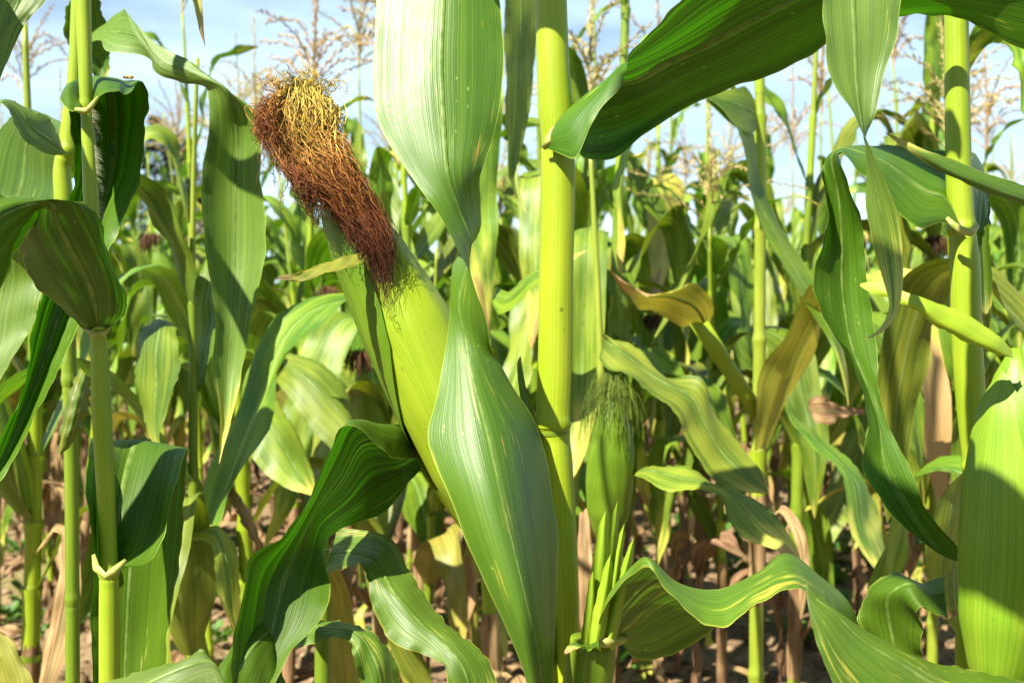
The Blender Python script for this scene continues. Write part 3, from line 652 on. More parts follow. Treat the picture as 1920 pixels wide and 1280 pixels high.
def silk_tuft():
    r = np.random.default_rng(11); PT = []; CO = []; n = 30; tt = np.linspace(0, 1, n)
    locks = [dict(ph=r.uniform(0, 6.28, 3), fr=r.uniform(1.2, 3.2, 3), am=r.uniform(.0012, .0034), b=r.normal(0, .5), k=r.normal(0, .10)) for _ in range(70)]
    keys = np.array([(.58, .45, .09), (.60, .38, .09), (.48, .23, .055), (.27, .095, .028), (.13, .042, .016), (.060, .020, .010)])
    def add(ctrl, lo, hi, wig, k0=.0, dark=1.0, lk=None):
        f_ = r.uniform(lo, hi); p = spline(np.array([P(a_, b_, c_ + .037) for a_, b_, c_ in ctrl]), tt * f_)
        env = np.clip(tt[:, None] * 2.0 - .25, 0.05, 1)
        ph = r.uniform(0, 6.28, 3); fr = r.uniform(5, 15, 3) * f_
        p = p + .00075 * np.sin(tt[:, None] * fr * 6.28 / 1.5 + ph) * wig * env * (1 + .9 * tt[:, None]) + np.cumsum(r.normal(0, .00022, (n, 3)), 0) * wig
        if lk: p = p + lk['am'] * np.sin(tt[:, None] * f_ * lk['fr'] * 6.28 + lk['ph']) * env
        PT.append(p)
        y = 640 - (p[:, 2] - CAM_H) / p[:, 1] * F; x = 960 + p[:, 0] / p[:, 1] * F        # colour follows how far down the tuft it hangs, and the exposed left side is browner
        q = np.clip((y - 165) / 330 + np.clip((545 - x) / 170, -.10, .26) * np.clip((330 - y) / 120, 0, 1) + k0 + r.normal(0, .06) + (lk['k'] if lk else 0), 0, 1)
        c = np.stack([np.interp(q, [0, .15, .36, .56, .78, 1], keys[:, j_]) for j_ in range(3)], -1) * np.exp(r.normal(-.05, .42)) * dark; CO.append(c)
    for i in range(1350):
        lk = locks[r.integers(70)]; th = r.uniform(0, 6.28); q = r.uniform(0, 1) ** .5; a = math.cos(th) * q; dz = math.sin(th) * q
        cx = 564 + 67 * a; top = 160 + 62 * (a * a + .3 * dz * dz) + r.normal(0, 5); z = .742 - .022 * dz
        b = np.clip(a * .75 + lk['b'] + r.normal(0, .25), -1.25, 1.25)
        lat = lambda x, y, w: (x + .86 * b * w + r.normal(0, 7), y - .5 * b * w + r.normal(0, 7))
        m1, m2, m3, m4 = lat(592, 292, 40), lat(648, 364, 27), lat(700, 448, 23), lat(729, 540 + r.normal(0, 24), 11)
        add([(592 + r.normal(0, 8), 325, .748), (574 + 34 * a, 258, .746 - .01 * dz), (cx, top, z), (cx + 6 * a + r.normal(0, 7), 226 + r.normal(0, 14), z - .010), (m1[0], m1[1], .722 - .010 * r.random()), (m2[0], m2[1], .726 - .012 * r.random()), (m3[0], m3[1], .726 - .012 * r.random()), (m4[0], m4[1], .722 - .010 * r.random())], .40 if r.random() < .4 else .72, 1.0, 1.5, lk=lk)
    for i in range(190):   # left fringe of dark loose threads
        x0 = 520 + r.normal(0, 16); z = r.uniform(.715, .75); e = r.uniform(270, 340) + 60 * (r.random() < .15)
        add([(590, 320, .748), (565, 240, .745), (x0 + 14, 192 + r.normal(0, 9), z), (x0 - 14, 226 + r.normal(0, 12), z - .005), (503 + r.normal(0, 10), 255, z - .008), (512 + r.normal(0, 18), e, z - .008)], .7, 1.0, 1.9, k0=.2, dark=.8)
    for i in range(150):   # second lock down the left side of the husk
        z = r.uniform(.712, .735); add([(585, 330, .745), (545, 260, .735), (545 + r.normal(0, 10), 300, z), (570 + r.normal(0, 10), 350, z - .01), (586 + r.normal(0, 10), 390, z - .012), (602 + r.normal(0, 11), 432, z - .012)], .6, 1.0, 1.6, k0=.15, dark=.85)
    for i in range(70):    # flyaway hairs on the crown
        x = r.uniform(500, 625); add([(585, 260, .745), (565 + r.normal(0, 20), 190, .742), (x, 165 + r.normal(0, 8), .735), (x + r.normal(0, 22), 152 + r.normal(0, 11), .73), (x + r.normal(0, 30), 180 + r.normal(0, 22), .728)], .8, 1.0, 1.8)
    for (x0, y0, x1, y1) in [(728, 530, 735, 612), (540, 330, 530, 400), (520, 300, 525, 345), (680, 480, 682, 535), (560, 340, 575, 380)]:
        add([(x0, y0 - 50, .718), (x0, y0, .716), ((x0 + x1) / 2 - 8, (y0 + y1) / 2, .714), (x1, y1, .715)], .95, 1.0, 1.0, k0=.5)
    PT_, CO_ = np.array(PT) - org, np.array(CO); rad = np.broadcast_to(np.interp(tt, [0, .8, 1], [.00026, .00023, .00010]), PT_.shape[:2])
    o = obj('silk', strands_mesh(PT_, rad, CO_, M['silk']), ear); o['kind'] = 'stuff'; o['label'] = 'tangled silk, yellow at the crown and dark brown below'
silk_tuft()

# young shoot with upright husk leaves, and its ribbed leaf at the foot of the centre stalk
SH = empty('young_ear_shoot', base_of(1110, .715), 'young pale green ear shoot with upright narrow husk tips beside the centre stalk', 'maize shoot')
traced_stalk(SH, [(1112, 1195, 42, .72), (1108, 1240, 46, .72), (1098, 1300, 46, .72), (1085, 1500, 40, .73), (1080, 2000, 26, .74), (1100, 2700, 20, .715)], M['stalk_green'])
for (bx, by, tx, ty, wd, dd, sd_) in [(1104, 1215, 1137, 956, 17, .706, 1), (1128, 1215, 1160, 938, 13, .722, 2), (1138, 1215, 1170, 980, 11, .714, 3), (1143, 1215, 1184, 1006, 12, .703, 4), (1118, 1215, 1139, 1038, 14, .697, 5), (1098, 1215, 1108, 1070, 11, .70, 6)]:
    rows = []
    for f, k in ((0, .85), (.25, 1.1), (.5, 1.0), (.72, .82), (.86, .62), (.95, .42), (1, .05)):
        cx, cy = bx + (tx - bx) * f + 4 * math.sin(f * 3 + sd_), by + (ty - by) * f
        rows.append([(cx - wd * k, cy + 7, dd + .002), (cx + 2, cy, dd - .002), (cx + wd * k, cy + 7, dd + .004)])
    traced(SH, rows, M['shoot'], sd_, rib=False, name='husk_leaf', ruf=.0002, nu=9, nv=40)
s1 = traced(SH, [
 [(1118, 1200, .70), (1125, 1192, .70), (1145, 1200, .72), (1165, 1203, .74)],
 [(1130, 1150, .692), (1143, 1128, .70), (1185, 1180, .74), (1188, 1232, .76)],
 [(1180, 1080, .684), (1190, 1066, .695), (1230, 1150, .75), (1250, 1228, .77)],
 [(1220, 1064, .672), (1222, 1050, .692), (1270, 1130, .755), (1302, 1207, .77)],
 [(1262, 1126, .664), (1265, 1087, .695), (1312, 1140, .75), (1340, 1180, .765)],
 [(1335, 1173, .66), (1345, 1106, .70), (1375, 1120, .745), (1392, 1150, .76)],
 [(1410, 1138, .665), (1415, 1076, .705), (1425, 1082, .735), (1430, 1102, .76)],
 [(1503, 1103, .68), (1468, 1042, .715), (1478, 1046, .74), (1480, 1060, .77)],
 [(1545, 1135, .70), (1540, 1084, .735), (1545, 1086, .76), (1550, 1092, .78)],
 [(1590, 1190, .72), (1600, 1150, .75), (1603, 1158, .77), (1606, 1166, .785)],
 [(1600, 1260, .74), (1615, 1240, .75), (1618, 1240, .765), (1620, 1240, .775)],
 [(1605, 1330, .75), (1607, 1330, .755), (1609, 1330, .755), (1611, 1330, .755)]], M['leaf_streak'], 9, nu=19, nv=110)
obj('collar', tube_mesh(np.array([P(1118, 1208, .698), P(1140, 1204, .70), P(1162, 1200, .712), P(1176, 1196, .735)]) - np.array(SH.location), np.array([.002, .0032, .0032, .002]), M['collar'], 8, 'collar', flat=.6), s1)
traced(SH, [[(1112, 1200, .70), (1125, 1196, .70), (1118, 1180, .70)], [(1090, 1216, .685), (1100, 1210, .68), (1117, 1215, .675)], [(1068, 1212, .675), (1072, 1206, .67), (1085, 1215, .668)], [(1056, 1228, .668), (1058, 1222, .668), (1060, 1226, .668)]], M['leaf'], 3, rib=False, nu=9, nv=24)

# ---------------- left plant
Lp = maize(205, .735, 'slim maize plant with hairy green stalk and folded leaves near the left edge'); org = np.array(Lp.location)
M['stalk_left'] = stalk_mat('maize_stalk_left', (.23, .34, .012), (.36, .45, .03))
traced_stalk(Lp, [(128, -900, 9, .745), (148, -300, 12, .74), (156, 0, 14, .737), (159, 100, 13, .736), (161, 170, 12, .735), (162, 205, 11, .735), (166, 260, 13, .735), (170, 360, 14, .735), (175, 460, 14, .735), (180, 580, 14, .735), (184, 630, 15, .735), (190, 760, 18, .735), (197, 900, 17, .735), (203, 1040, 17, .735), (204, 1080, 18, .735), (205, 1280, 19, .735), (206, 1700, 20, .735), (205, 2680, 22, .735)], M['stalk_left'], nodes=(205, 622, 1078, 1640), nu=22)
l1 = traced(Lp, [
 [(150, 203, .722), (154, 190, .738), (163, 185, .752), (170, 190, .742), (173, 199, .724)],
 [(135, 209, .715), (132, 165, .735), (158, 150, .765), (182, 152, .745), (186, 181, .718)],
 [(120, 198, .72), (126, 158, .748), (168, 146, .785), (210, 147, .76), (214, 168, .722)],
 [(116, 178, .748), (135, 158, .775), (185, 152, .81), (238, 152, .785), (238, 176, .735)],
 [(122, 185, .785), (150, 170, .80), (205, 165, .83), (255, 154, .80), (266, 159, .75)],
 [(132, 230, .80), (160, 215, .815), (212, 215, .835), (262, 185, .81), (277, 190, .765)],
 [(142, 290, .80), (170, 275, .82), (212, 280, .835), (255, 255, .82), (276, 240, .785)],
 [(134, 345, .80), (165, 335, .82), (205, 345, .83), (245, 320, .815), (268, 310, .79)],
 [(112, 425, .79), (145, 415, .81), (180, 415, .82), (205, 400, .81), (228, 410, .80)],
 [(95, 495, .78), (125, 490, .80), (150, 495, .805), (175, 490, .80), (195, 500, .79)],
 [(75, 572, .77), (92, 580, .785), (110, 595, .79), (126, 605, .785), (141, 622, .775)],
 [(38, 735, .755), (48, 735, .768), (60, 738, .77), (72, 738, .768), (86, 742, .755)],
 [(0, 832, .74), (8, 838, .748), (15, 842, .75), (22, 848, .748), (28, 858, .74)],
 [(-40, 930, .72), (-38, 932, .72), (-36, 934, .72), (-34, 936, .72), (-32, 938, .72)]], M['leaf_front'], 12, nu=21, nv=110)
obj('collar', tube_mesh(np.array([P(140, 205, .716), P(152, 208, .718), P(163, 208, .715), P(172, 198, .716), P(184, 182, .717)]) - org, np.array([.0012, .0020, .0020, .0018, .001]), M['collar'], 8, 'collar'), l1)
l2 = traced(Lp, [
 [(164, 623, .722), (174, 616, .715), (183, 612, .713), (193, 614, .715), (204, 617, .722)],
 [(120, 585, .705), (150, 590, .695), (178, 570, .69), (208, 585, .69), (232, 585, .70)],
 [(70, 535, .695), (110, 520, .68), (158, 510, .675), (205, 530, .675), (235, 545, .685)],
 [(42, 490, .685), (80, 470, .668), (130, 460, .66), (180, 470, .66), (206, 478, .67)],
 [(33, 463, .678), (65, 430, .655), (105, 415, .648), (155, 415, .65), (183, 412, .658)],
 [(52, 432, .66), (75, 398, .64), (100, 385, .635), (135, 380, .64), (160, 385, .65)],
 [(60, 425, .642), (68, 390, .628), (85, 377, .625), (108, 373, .63), (125, 374, .645)],
 [(42, 462, .63), (40, 410, .618), (52, 385, .615), (75, 373, .622), (98, 373, .64)],
 [(10, 520, .62), (0, 450, .605), (5, 405, .602), (25, 380, .61), (48, 372, .63)],
 [(-60, 600, .60), (-70, 520, .585), (-65, 460, .585), (-50, 410, .595), (-25, 372, .61)],
 [(-200, 700, .57), (-205, 650, .56), (-200, 600, .56), (-195, 560, .57), (-180, 520, .58)],
 [(-300, 800, .55), (-300, 798, .55), (-300, 796, .55), (-300, 794, .55), (-300, 792, .55)]], M['leaf_front'], 14, nu=21, nv=100)
obj('collar', tube_mesh(np.array([P(160, 617, .718), P(172, 624, .712), P(185, 626, .710), P(197, 622, .712), P(206, 612, .718)]) - org, np.array([.001, .0022, .0026, .0022, .001]), M['collar'], 8, 'collar'), l2)
l3 = traced(Lp, [
 [(178, 1063, .722), (186, 1074, .73), (200, 1076, .748), (214, 1072, .73), (228, 1062, .722)],
 [(172, 1010, .722), (190, 1020, .745), (215, 1000, .755), (248, 1045, .735), (268, 1058, .72)],
 [(167, 950, .73), (195, 945, .755), (228, 930, .77), (270, 980, .755), (300, 1020, .735)],
 [(163, 880, .745), (200, 880, .77), (240, 870, .79), (290, 900, .775), (318, 950, .75)],
 [(165, 835, .765), (205, 835, .79), (250, 838, .805), (300, 848, .795), (340, 880, .77)],
 [(170, 822, .795), (210, 823, .81), (258, 826, .82), (310, 832, .815), (351, 840, .80)],
 [(175, 850, .82), (215, 850, .83), (258, 855, .835), (310, 855, .835), (353, 852, .825)],
 [(176, 930, .83), (215, 930, .84), (254, 935, .845), (300, 930, .845), (346, 935, .835)],
 [(176, 1060, .835), (210, 1060, .845), (245, 1065, .85), (290, 1060, .85), (333, 1065, .84)],
 [(172, 1180, .835), (205, 1180, .845), (238, 1185, .85), (280, 1180, .85), (319, 1180, .84)],
 [(172, 1290, .83), (203, 1290, .84), (234, 1292, .845), (272, 1290, .845), (307, 1290, .835)],
 [(190, 1480, .82), (210, 1480, .83), (232, 1480, .83), (255, 1480, .83), (275, 1480, .82)],
 [(225, 1620, .80), (227, 1620, .80), (229, 1620, .80), (231, 1620, .80), (233, 1620, .80)]], M['leaf_front'], 15, nu=21, nv=100)
obj('collar', tube_mesh(np.array([P(175, 1040, .72), P(180, 1064, .715), P(198, 1080, .712), P(216, 1068, .713), P(236, 1050, .718)]) - org, np.array([.0012, .0026, .0022, .0026, .0014]), M['collar'], 8, 'collar', flat=.7), l3)
r = np.random.default_rng(5)
ys = r.uniform(205, 420, 260); pts = [P(np.interp(y, [205, 420], [172, 187]) , y, .733) - org for y in ys]; hairs(Lp, pts, [(1, -.2, -.1)] * len(pts), .006, 1)
ys = r.uniform(640, 860, 300); pts = [P(np.interp(y, [640, 860], [200, 212]), y, .733) - org for y in ys]; hairs(Lp, pts, [(1, -.2, -.1)] * len(pts), .0055, 2)
ys = r.uniform(300, 700, 320); pts = [P(1014, y, .777) - np.array(C.location) for y in ys]; hairs(C, pts, [(-1, -.2, .1)] * len(pts), .0028, 3)

# insect on the left plant's top leaf
def insect():
    o0 = np.array(P(240, 149, .742)); e = empty('fly', o0, 'tiny yellow-brown fly sitting on the bent leaf at top left', 'insect')
    def blob(name, c, s, mat, par=None):
        v, f = ICO2; return obj(name, mesh(name, v * np.array(s) + np.array(c), f, mat), par or e)
    blob('abdomen', (.0018, 0, .0012), (.0022, .0011, .0011), M['fly']); blob('thorax', (-.0008, 0, .0014), (.0013, .0012, .0012), M['fly'])
    h = blob('head', (-.0024, 0, .0014), (.0008, .0010, .0009), M['fly_dark'])
    for s in (-1, 1):
        V = np.array([(-.0006, s * .0005, .0026), (.0012, s * .0022, .0028), (.0040, s * .0018, .0024), (.0034, s * .0006, .0024)]); obj('wing', mesh('wing', V, np.array([[0, 1, 2, 3]]), M['hair']), e)
        for k in range(3):
            b = np.array([-.0012 + .0008 * k, s * .0009, .001]); t = np.linspace(0, 1, 4)[None, :, None]
            m_ = np.array([b, b + [(k - 1) * .0006, s * .0012, .0006], b + [(k - 1) * .0011, s * .0019, -.0006], b + [(k - 1) * .0015, s * .0023, -.0012]])
            obj('leg', strands_mesh(m_[None], np.full((1, 4), .00014), np.full((1, 4, 3), .05), M['fly_dark'], 'leg'), e)
insect()

# ---------------- right plant: stalk, folded leaf, twisted hanging leaf, big ear
Rp = maize(1815, .80, 'maize plant with tall upright stalk and swollen green ear at the right edge'); org = np.array(Rp.location)
traced_stalk(Rp, [(1780, -1100, 14, .81), (1788, -400, 19, .805), (1793, 40, 22, .80), (1796, 250, 23, .80), (1799, 360, 24, .80), (1803, 425, 25, .80), (1808, 480, 27, .80), (1812, 620, 27.5, .80), (1820, 750, 27, .80), (1826, 845, 23, .80), (1828, 880, 21, .80), (1822, 1000, 19, .80), (1812, 1150, 18, .80), (1808, 1280, 18, .80), (1812, 1800, 20, .80), (1815, 2500, 23, .80)], M['stalk_bright'], nodes=(435, 882, 1560), nu=26)
r1 = traced(Rp, [
 [(1812, 440, .789), (1804, 425, .787), (1793, 408, .793), (1788, 395, .81), (1795, 380, .825)],
 [(1765, 417, .778), (1765, 400, .78), (1770, 370, .795), (1775, 330, .82), (1785, 290, .835)],
 [(1722, 427, .765), (1728, 400, .768), (1738, 360, .79), (1745, 315, .82), (1745, 280, .835)],
 [(1680, 393, .76), (1690, 365, .768), (1700, 335, .79), (1705, 300, .815), (1705, 277, .83)],
 [(1635, 337, .755), (1645, 320, .765), (1655, 302, .785), (1660, 285, .81), (1660, 274, .825)],
 [(1600, 312, .752), (1606, 298, .765), (1615, 285, .785), (1622, 276, .805), (1625, 272, .82)],
 [(1572, 288, .755), (1575, 279, .77), (1582, 276, .79), (1590, 275, .805), (1595, 274, .82)],
 [(1585, 320, .775), (1572, 300, .785), (1562, 288, .795), (1555, 290, .805), (1552, 300, .812)],
 [(1608, 400, .795), (1590, 385, .80), (1572, 365, .805), (1552, 345, .805), (1541, 328, .80)],
 [(1622, 480, .805), (1600, 475, .81), (1580, 470, .81), (1558, 450, .805), (1548, 430, .795)],
 [(1632, 560, .805), (1605, 555, .81), (1580, 545, .812), (1552, 530, .805), (1531, 515, .795)],
 [(1642, 650, .80), (1618, 645, .805), (1595, 640, .808), (1568, 625, .80), (1547, 602, .79)],
 [(1650, 730, .795), (1640, 730, .798), (1628, 725, .80), (1614, 715, .795), (1602, 692, .785)],
 [(1662, 790, .79), (1655, 795, .79), (1648, 797, .79), (1640, 800, .785), (1632, 800, .78)],
 [(1700, 868, .775), (1682, 872, .78), (1662, 878, .783), (1640, 880, .78), (1617, 868, .772)],
 [(1745, 962, .765), (1730, 965, .77), (1715, 975, .773), (1695, 975, .772), (1655, 945, .765)],
 [(1800, 1030, .77), (1785, 1035, .772), (1768, 1040, .773), (1750, 1030, .772), (1725, 1010, .77)],
 [(1812, 1052, .775), (1811, 1054, .775), (1810, 1056, .775), (1809, 1058, .775), (1808, 1060, .775)]], M['leaf_front'], 22, nu=21, nv=130)
obj('collar', tube_mesh(np.array([P(1775, 408, .775), P(1788, 422, .774), P(1802, 432, .774), P(1820, 436, .775), P(1832, 424, .785)]) - org, np.array([.0012, .0024, .003, .0028, .002]), M['collar'], 8, 'collar', flat=.7), r1)
traced(Rp, [  # leaf clasping the far side of the stalk
 [(1805, 440, .825), (1820, 440, .83), (1832, 436, .825)], [(1815, 400, .84), (1835, 420, .85), (1850, 425, .845)], [(1820, 330, .85), (1840, 350, .865), (1856, 400, .86)], [(1820, 285, .87), (1838, 300, .88), (1850, 350, .88)], [(1825, 330, .90), (1840, 340, .91), (1852, 370, .91)], [(1830, 520, .92), (1845, 525, .93), (1860, 530, .92)], [(1850, 640, .92), (1852, 640, .92), (1854, 640, .92)]], M['leaf'], 24, nu=11, nv=50, rib=False)
traced(Rp, [
 [(1780, -460, .79), (1785, -470, .80), (1790, -465, .81)], [(1740, -520, .76), (1765, -530, .775), (1795, -520, .79)], [(1690, -400, .70), (1735, -410, .71), (1785, -400, .72)],
 [(1600, -190, .640), (1660, -190, .645), (1735, -190, .652)],
 [(1543, 0, .620), (1600, 0, .626), (1690, 0, .628)], [(1549, 60, .614), (1602, 60, .622), (1684, 62, .624)], [(1557, 140, .610), (1605, 140, .618), (1660, 132, .620)],
 [(1588, 200, .606), (1612, 200, .612), (1642, 200, .616)], [(1610, 240, .602), (1618, 238, .608), (1628, 238, .614)], [(1622, 262, .600), (1621, 262, .606), (1620, 262, .614)],
 [(1646, 312, .600), (1632, 308, .606), (1623, 300, .614)], [(1680, 390, .604), (1650, 395, .608), (1627, 390, .616)], [(1693, 480, .606), (1668, 482, .610), (1642, 475, .616)],
 [(1690, 555, .602), (1675, 552, .605), (1660, 540, .610)], [(1676, 600, .596), (1672, 590, .597), (1668, 578, .600)], [(1655, 622, .592), (1652, 618, .593), (1650, 614, .594)], [(1622, 637, .588), (1622, 636, .588), (1622, 635, .588)]], M['leaf_pale'], 27, nu=15, nv=110, ruf=.001)
# the ear at the right edge with its flag leaf
eb, et = P(1874, 1290, .70), P(1906, 652, .70)
ear2 = make_ear(Rp, eb, et, .0285, org, [M['husk_mid'], M['husk_mid']], 4, phi0=.5, seed=9, bend=(.004, 0, 0))
obj('shank', tube_mesh(np.array([P(1812, 1420, .79), P(1840, 1370, .75), P(1868, 1310, .71), P(1872, 1285, .70)]) - org, np.array([.009, .011, .013, .0135]), M['husk_dark'], 14, 'shank'), ear2)
traced(ear2, [[(1906, 672, .672), (1900, 668, .672), (1897, 655, .672)], [(1870, 664, .668), (1868, 655, .664), (1872, 630, .668)], [(1820, 643, .665), (1822, 632, .66), (1825, 596, .666)], [(1770, 620, .662), (1772, 605, .658), (1780, 575, .664)], [(1720, 585, .66), (1722, 575, .657), (1728, 558, .66)], [(1670, 560, .668), (1672, 552, .667), (1676, 538, .668)], [(1640, 552, .675), (1642, 540, .674), (1645, 526, .675)], [(1612, 536, .68), (1613, 534, .68), (1613, 532, .68)]], M['husk'], 3, rib=False, name='flag_leaf', ruf=.0006, nu=9, nv=40)
traced(ear2, [[(2080, 470, .70), (2085, 455, .70), (2090, 430, .70)], [(1960, 402, .67), (1960, 388, .665), (1960, 362, .668)], [(1860, 365, .655), (1862, 352, .650), (1866, 330, .654)], [(1790, 335, .648), (1792, 324, .644), (1797, 304, .648)], [(1720, 295, .645), (1724, 286, .643), (1730, 278, .645)], [(1680, 266, .645), (1682, 262, .645), (1684, 258, .645)], [(1660, 250, .645), (1660, 249, .645), (1660, 248, .645)]], M['leaf'], 5, rib=False, name='flag_leaf', ruf=.0004, nu=9, nv=40)
traced(Rp, [
 [(1810, 1125, .785), (1800, 1092, .782), (1805, 1065, .80)], [(1778, 1160, .765), (1750, 1112, .775), (1735, 1090, .80)], [(1730, 1135, .755), (1700, 1094, .77), (1678, 1076, .80)],
 [(1722, 1150, .76), (1670, 1110, .775), (1625, 1110, .80)], [(1728, 1190, .77), (1665, 1150, .785), (1607, 1155, .80)], [(1728, 1232, .78), (1680, 1230, .79), (1640, 1200, .80)], [(1725, 1330, .78), (1710, 1330, .785), (1690, 1320, .79)], [(1722, 1400, .78), (1720, 1400, .78), (1718, 1400, .78)]], M['leaf_front'], 29, nu=15, nv=60, ruf=.002)
obj('dry_collar', leaf_mesh(ribbon(np.array([[P(1770, 1085, .765), P(1795, 1062, .77), P(1822, 1075, .78)], [P(1772, 1120, .757), P(1795, 1110, .76), P(1820, 1115, .77)], [P(1778, 1160, .755), P(1800, 1150, .755), P(1812, 1158, .765)]]) - org, 9, 14), M['leaf_yellow'], 'dry_collar'), Rp)
shade_plant = empty('maize_plant', (-.30, .30, 0), 'unseen maize plant added past the left edge, its long leaf shading the right ear', 'maize plant')  # unseen plant, added only so its leaf shades the right ear
obj('stalk', tube_mesh(np.array([(0, 0, z_) for z_ in np.linspace(0, 1.5, 12)]), np.linspace(.012, .006, 12), M['stalk']), shade_plant)
leaf_world(shade_plant, [(-.30, .30, 1.27), (-.25, .31, 1.31), (-.15, .325, 1.24), (-.05, .345, 1.12), (.015, .356, 1.035), (.055, .365, .985), (.09, .37, .95)], [.006, .014, .018, .022, .026, .02, .002], M['leaf'], 78, SUN)
# ---------------- low leaves along the bottom edge
def low_plant(x, d, label, top_y, mat='stalk_green'):
    p = maize(x, d, label); traced_stalk(p, [(x, top_y, 13, d), (x, top_y + 200, 15, d), (x, 640 + .7 / d * F, 18, d)], M[mat]); return p
BR = low_plant(2010, .66, 'bright spotted leaf reaching in from a plant past the lower right corner', 1330)
traced(BR, [[(2010, 1400, .66), (2005, 1370, .66), (2000, 1340, .665)], [(1900, 1430, .615), (1910, 1330, .63), (1920, 1276, .655)], [(1760, 1430, .60), (1790, 1300, .62), (1800, 1252, .65)], [(1650, 1400, .595), (1690, 1245, .615), (1705, 1226, .64)], [(1575, 1310, .595), (1610, 1192, .615), (1628, 1188, .632)], [(1540, 1225, .60), (1560, 1145, .615), (1575, 1155, .626)], [(1517, 1150, .61), (1528, 1118, .617), (1540, 1122, .622)], [(1510, 1092, .62), (1511, 1090, .62), (1512, 1091, .62)]], M['leaf_streak'], 31, nu=17, nv=80, ruf=.001)
BM = low_plant(605, .81, 'low maize plant with curled brown-spotted leaves at the bottom edge', 1030)
traced(BM, [[(606, 1075, .80), (615, 1050, .805), (625, 1020, .81), (632, 990, .81)], [(650, 1064, .78), (655, 1045, .785), (670, 1020, .795), (690, 996, .80)], [(683, 1062, .758), (695, 1056, .765), (722, 1040, .775), (745, 1020, .79)], [(690, 1085, .752), (705, 1075, .757), (735, 1068, .765), (766, 1062, .775)], [(700, 1140, .745), (725, 1115, .745), (752, 1105, .752), (788, 1108, .765)], [(730, 1198, .735), (765, 1165, .735), (795, 1155, .742), (835, 1162, .752)], [(792, 1226, .725), (815, 1208, .725), (840, 1198, .73), (875, 1200, .74)], [(832, 1245, .715), (852, 1250, .715), (880, 1240, .72), (914, 1236, .73)], [(842, 1310, .71), (875, 1310, .71), (900, 1310, .715), (936, 1300, .72)], [(880, 1420, .71), (882, 1420, .71), (884, 1420, .71), (886, 1420, .71)]], M['leaf_spotted'], 33, nu=17, nv=90, ruf=.0015)
traced(BM, [[(606, 1180, .79), (600, 1170, .80), (598, 1160, .81)], [(560, 1215, .76), (545, 1180, .77), (545, 1155, .79)], [(600, 1200, .745), (600, 1175, .755), (605, 1158, .775)], [(660, 1205, .735), (665, 1185, .745), (672, 1176, .765)], [(660, 1225, .73), (685, 1200, .74), (705, 1185, .755)], [(672, 1270, .73), (705, 1240, .735), (735, 1225, .75)], [(700, 1340, .73), (725, 1330, .735), (750, 1310, .745)], [(740, 1420, .74), (742, 1420, .74), (744, 1420, .74)]], M['leaf_spotted'], 35, nu=13, nv=70, ruf=.002)
traced(BM, [[(600, 1180, .79), (598, 1170, .80), (596, 1160, .81)], [(545, 1200, .74), (540, 1170, .75), (535, 1150, .765)], [(530, 1290, .70), (495, 1190, .705), (505, 1152, .73)], [(520, 1400, .68), (450, 1250, .685), (440, 1200, .705)], [(500, 1500, .66), (420, 1330, .665), (405, 1270, .68)], [(420, 1520, .65), (400, 1450, .65), (390, 1420, .65)]], M['leaf_front'], 36, nu=13, nv=60, ruf=.002)
BL = low_plant(20, .66, 'bright leaves of a low plant crossing the bottom left corner', 1420)
traced(BL, [[(20, 1440, .65), (22, 1430, .65), (25, 1420, .655)], [(120, 1380, .61), (130, 1330, .615), (140, 1296, .63)], [(250, 1350, .60), (255, 1290, .605), (260, 1262, .62)], [(340, 1330, .60), (345, 1250, .605), (350, 1232, .615)], [(415, 1290, .605), (395, 1240, .61), (375, 1217, .615)], [(450, 1400, .60), (430, 1330, .605), (415, 1290, .61)], [(450, 1480, .60), (448, 1480, .60), (446, 1480, .60)]], M['leaf_pale'], 38, nu=13, nv=60, ruf=.001)
traced(BL, [[(20, 1440, .65), (15, 1420, .65), (10, 1400, .655)], [(70, 1320, .63), (40, 1300, .63), (0, 1290, .64)], [(45, 1240, .635), (20, 1230, .635), (-10, 1235, .64)], [(10, 1192, .64), (0, 1190, .64), (-15, 1200, .645)], [(-40, 1150, .645), (-42, 1150, .645), (-44, 1150, .645)]], M['leaf_yellow'], 39, nu=9, nv=40, rib=False)
# ================================================================== the rows behind
# second row: plants picked out one by one, with leaves placed where the photograph shows them
def mid(x, d, label, seed, **kw):
    return generic_plant('maize_plant', base_of(x, d), label, seed, **kw)

LB = maize(128, .99, 'sunlit maize stalk half hidden behind the slim stalk at the left edge'); 
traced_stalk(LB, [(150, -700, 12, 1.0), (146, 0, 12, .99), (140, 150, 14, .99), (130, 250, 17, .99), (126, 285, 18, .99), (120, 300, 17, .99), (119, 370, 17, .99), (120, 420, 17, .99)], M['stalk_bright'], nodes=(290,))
traced_stalk(LB, [(120, 415, 15, .99), (128, 640, 14, .99), (134, 900, 13, .99), (136, 1200, 13, .99), (132, 2140, 14, .99)], M['stalk_green'], nodes=(720, 1130), name='lower_stalk')  # lower stretch in darker green, its shade put into the colour
traced(LB, [[(130, 290, .97), (122, 284, .965), (115, 276, .975)], [(85, 288, .94), (95, 265, .945), (105, 240, .96)], [(50, 265, .92), (62, 240, .93), (85, 220, .95)], [(20, 220, .91), (35, 205, .925), (60, 205, .94)], [(3, 190, .91), (8, 186, .92), (25, 192, .935)], [(-20, 260, .915), (-22, 230, .92), (-15, 210, .93)], [(-40, 420, .92), (-50, 400, .92), (-60, 390, .92)]], M['leaf_pale'], 41, nu=11, nv=60)
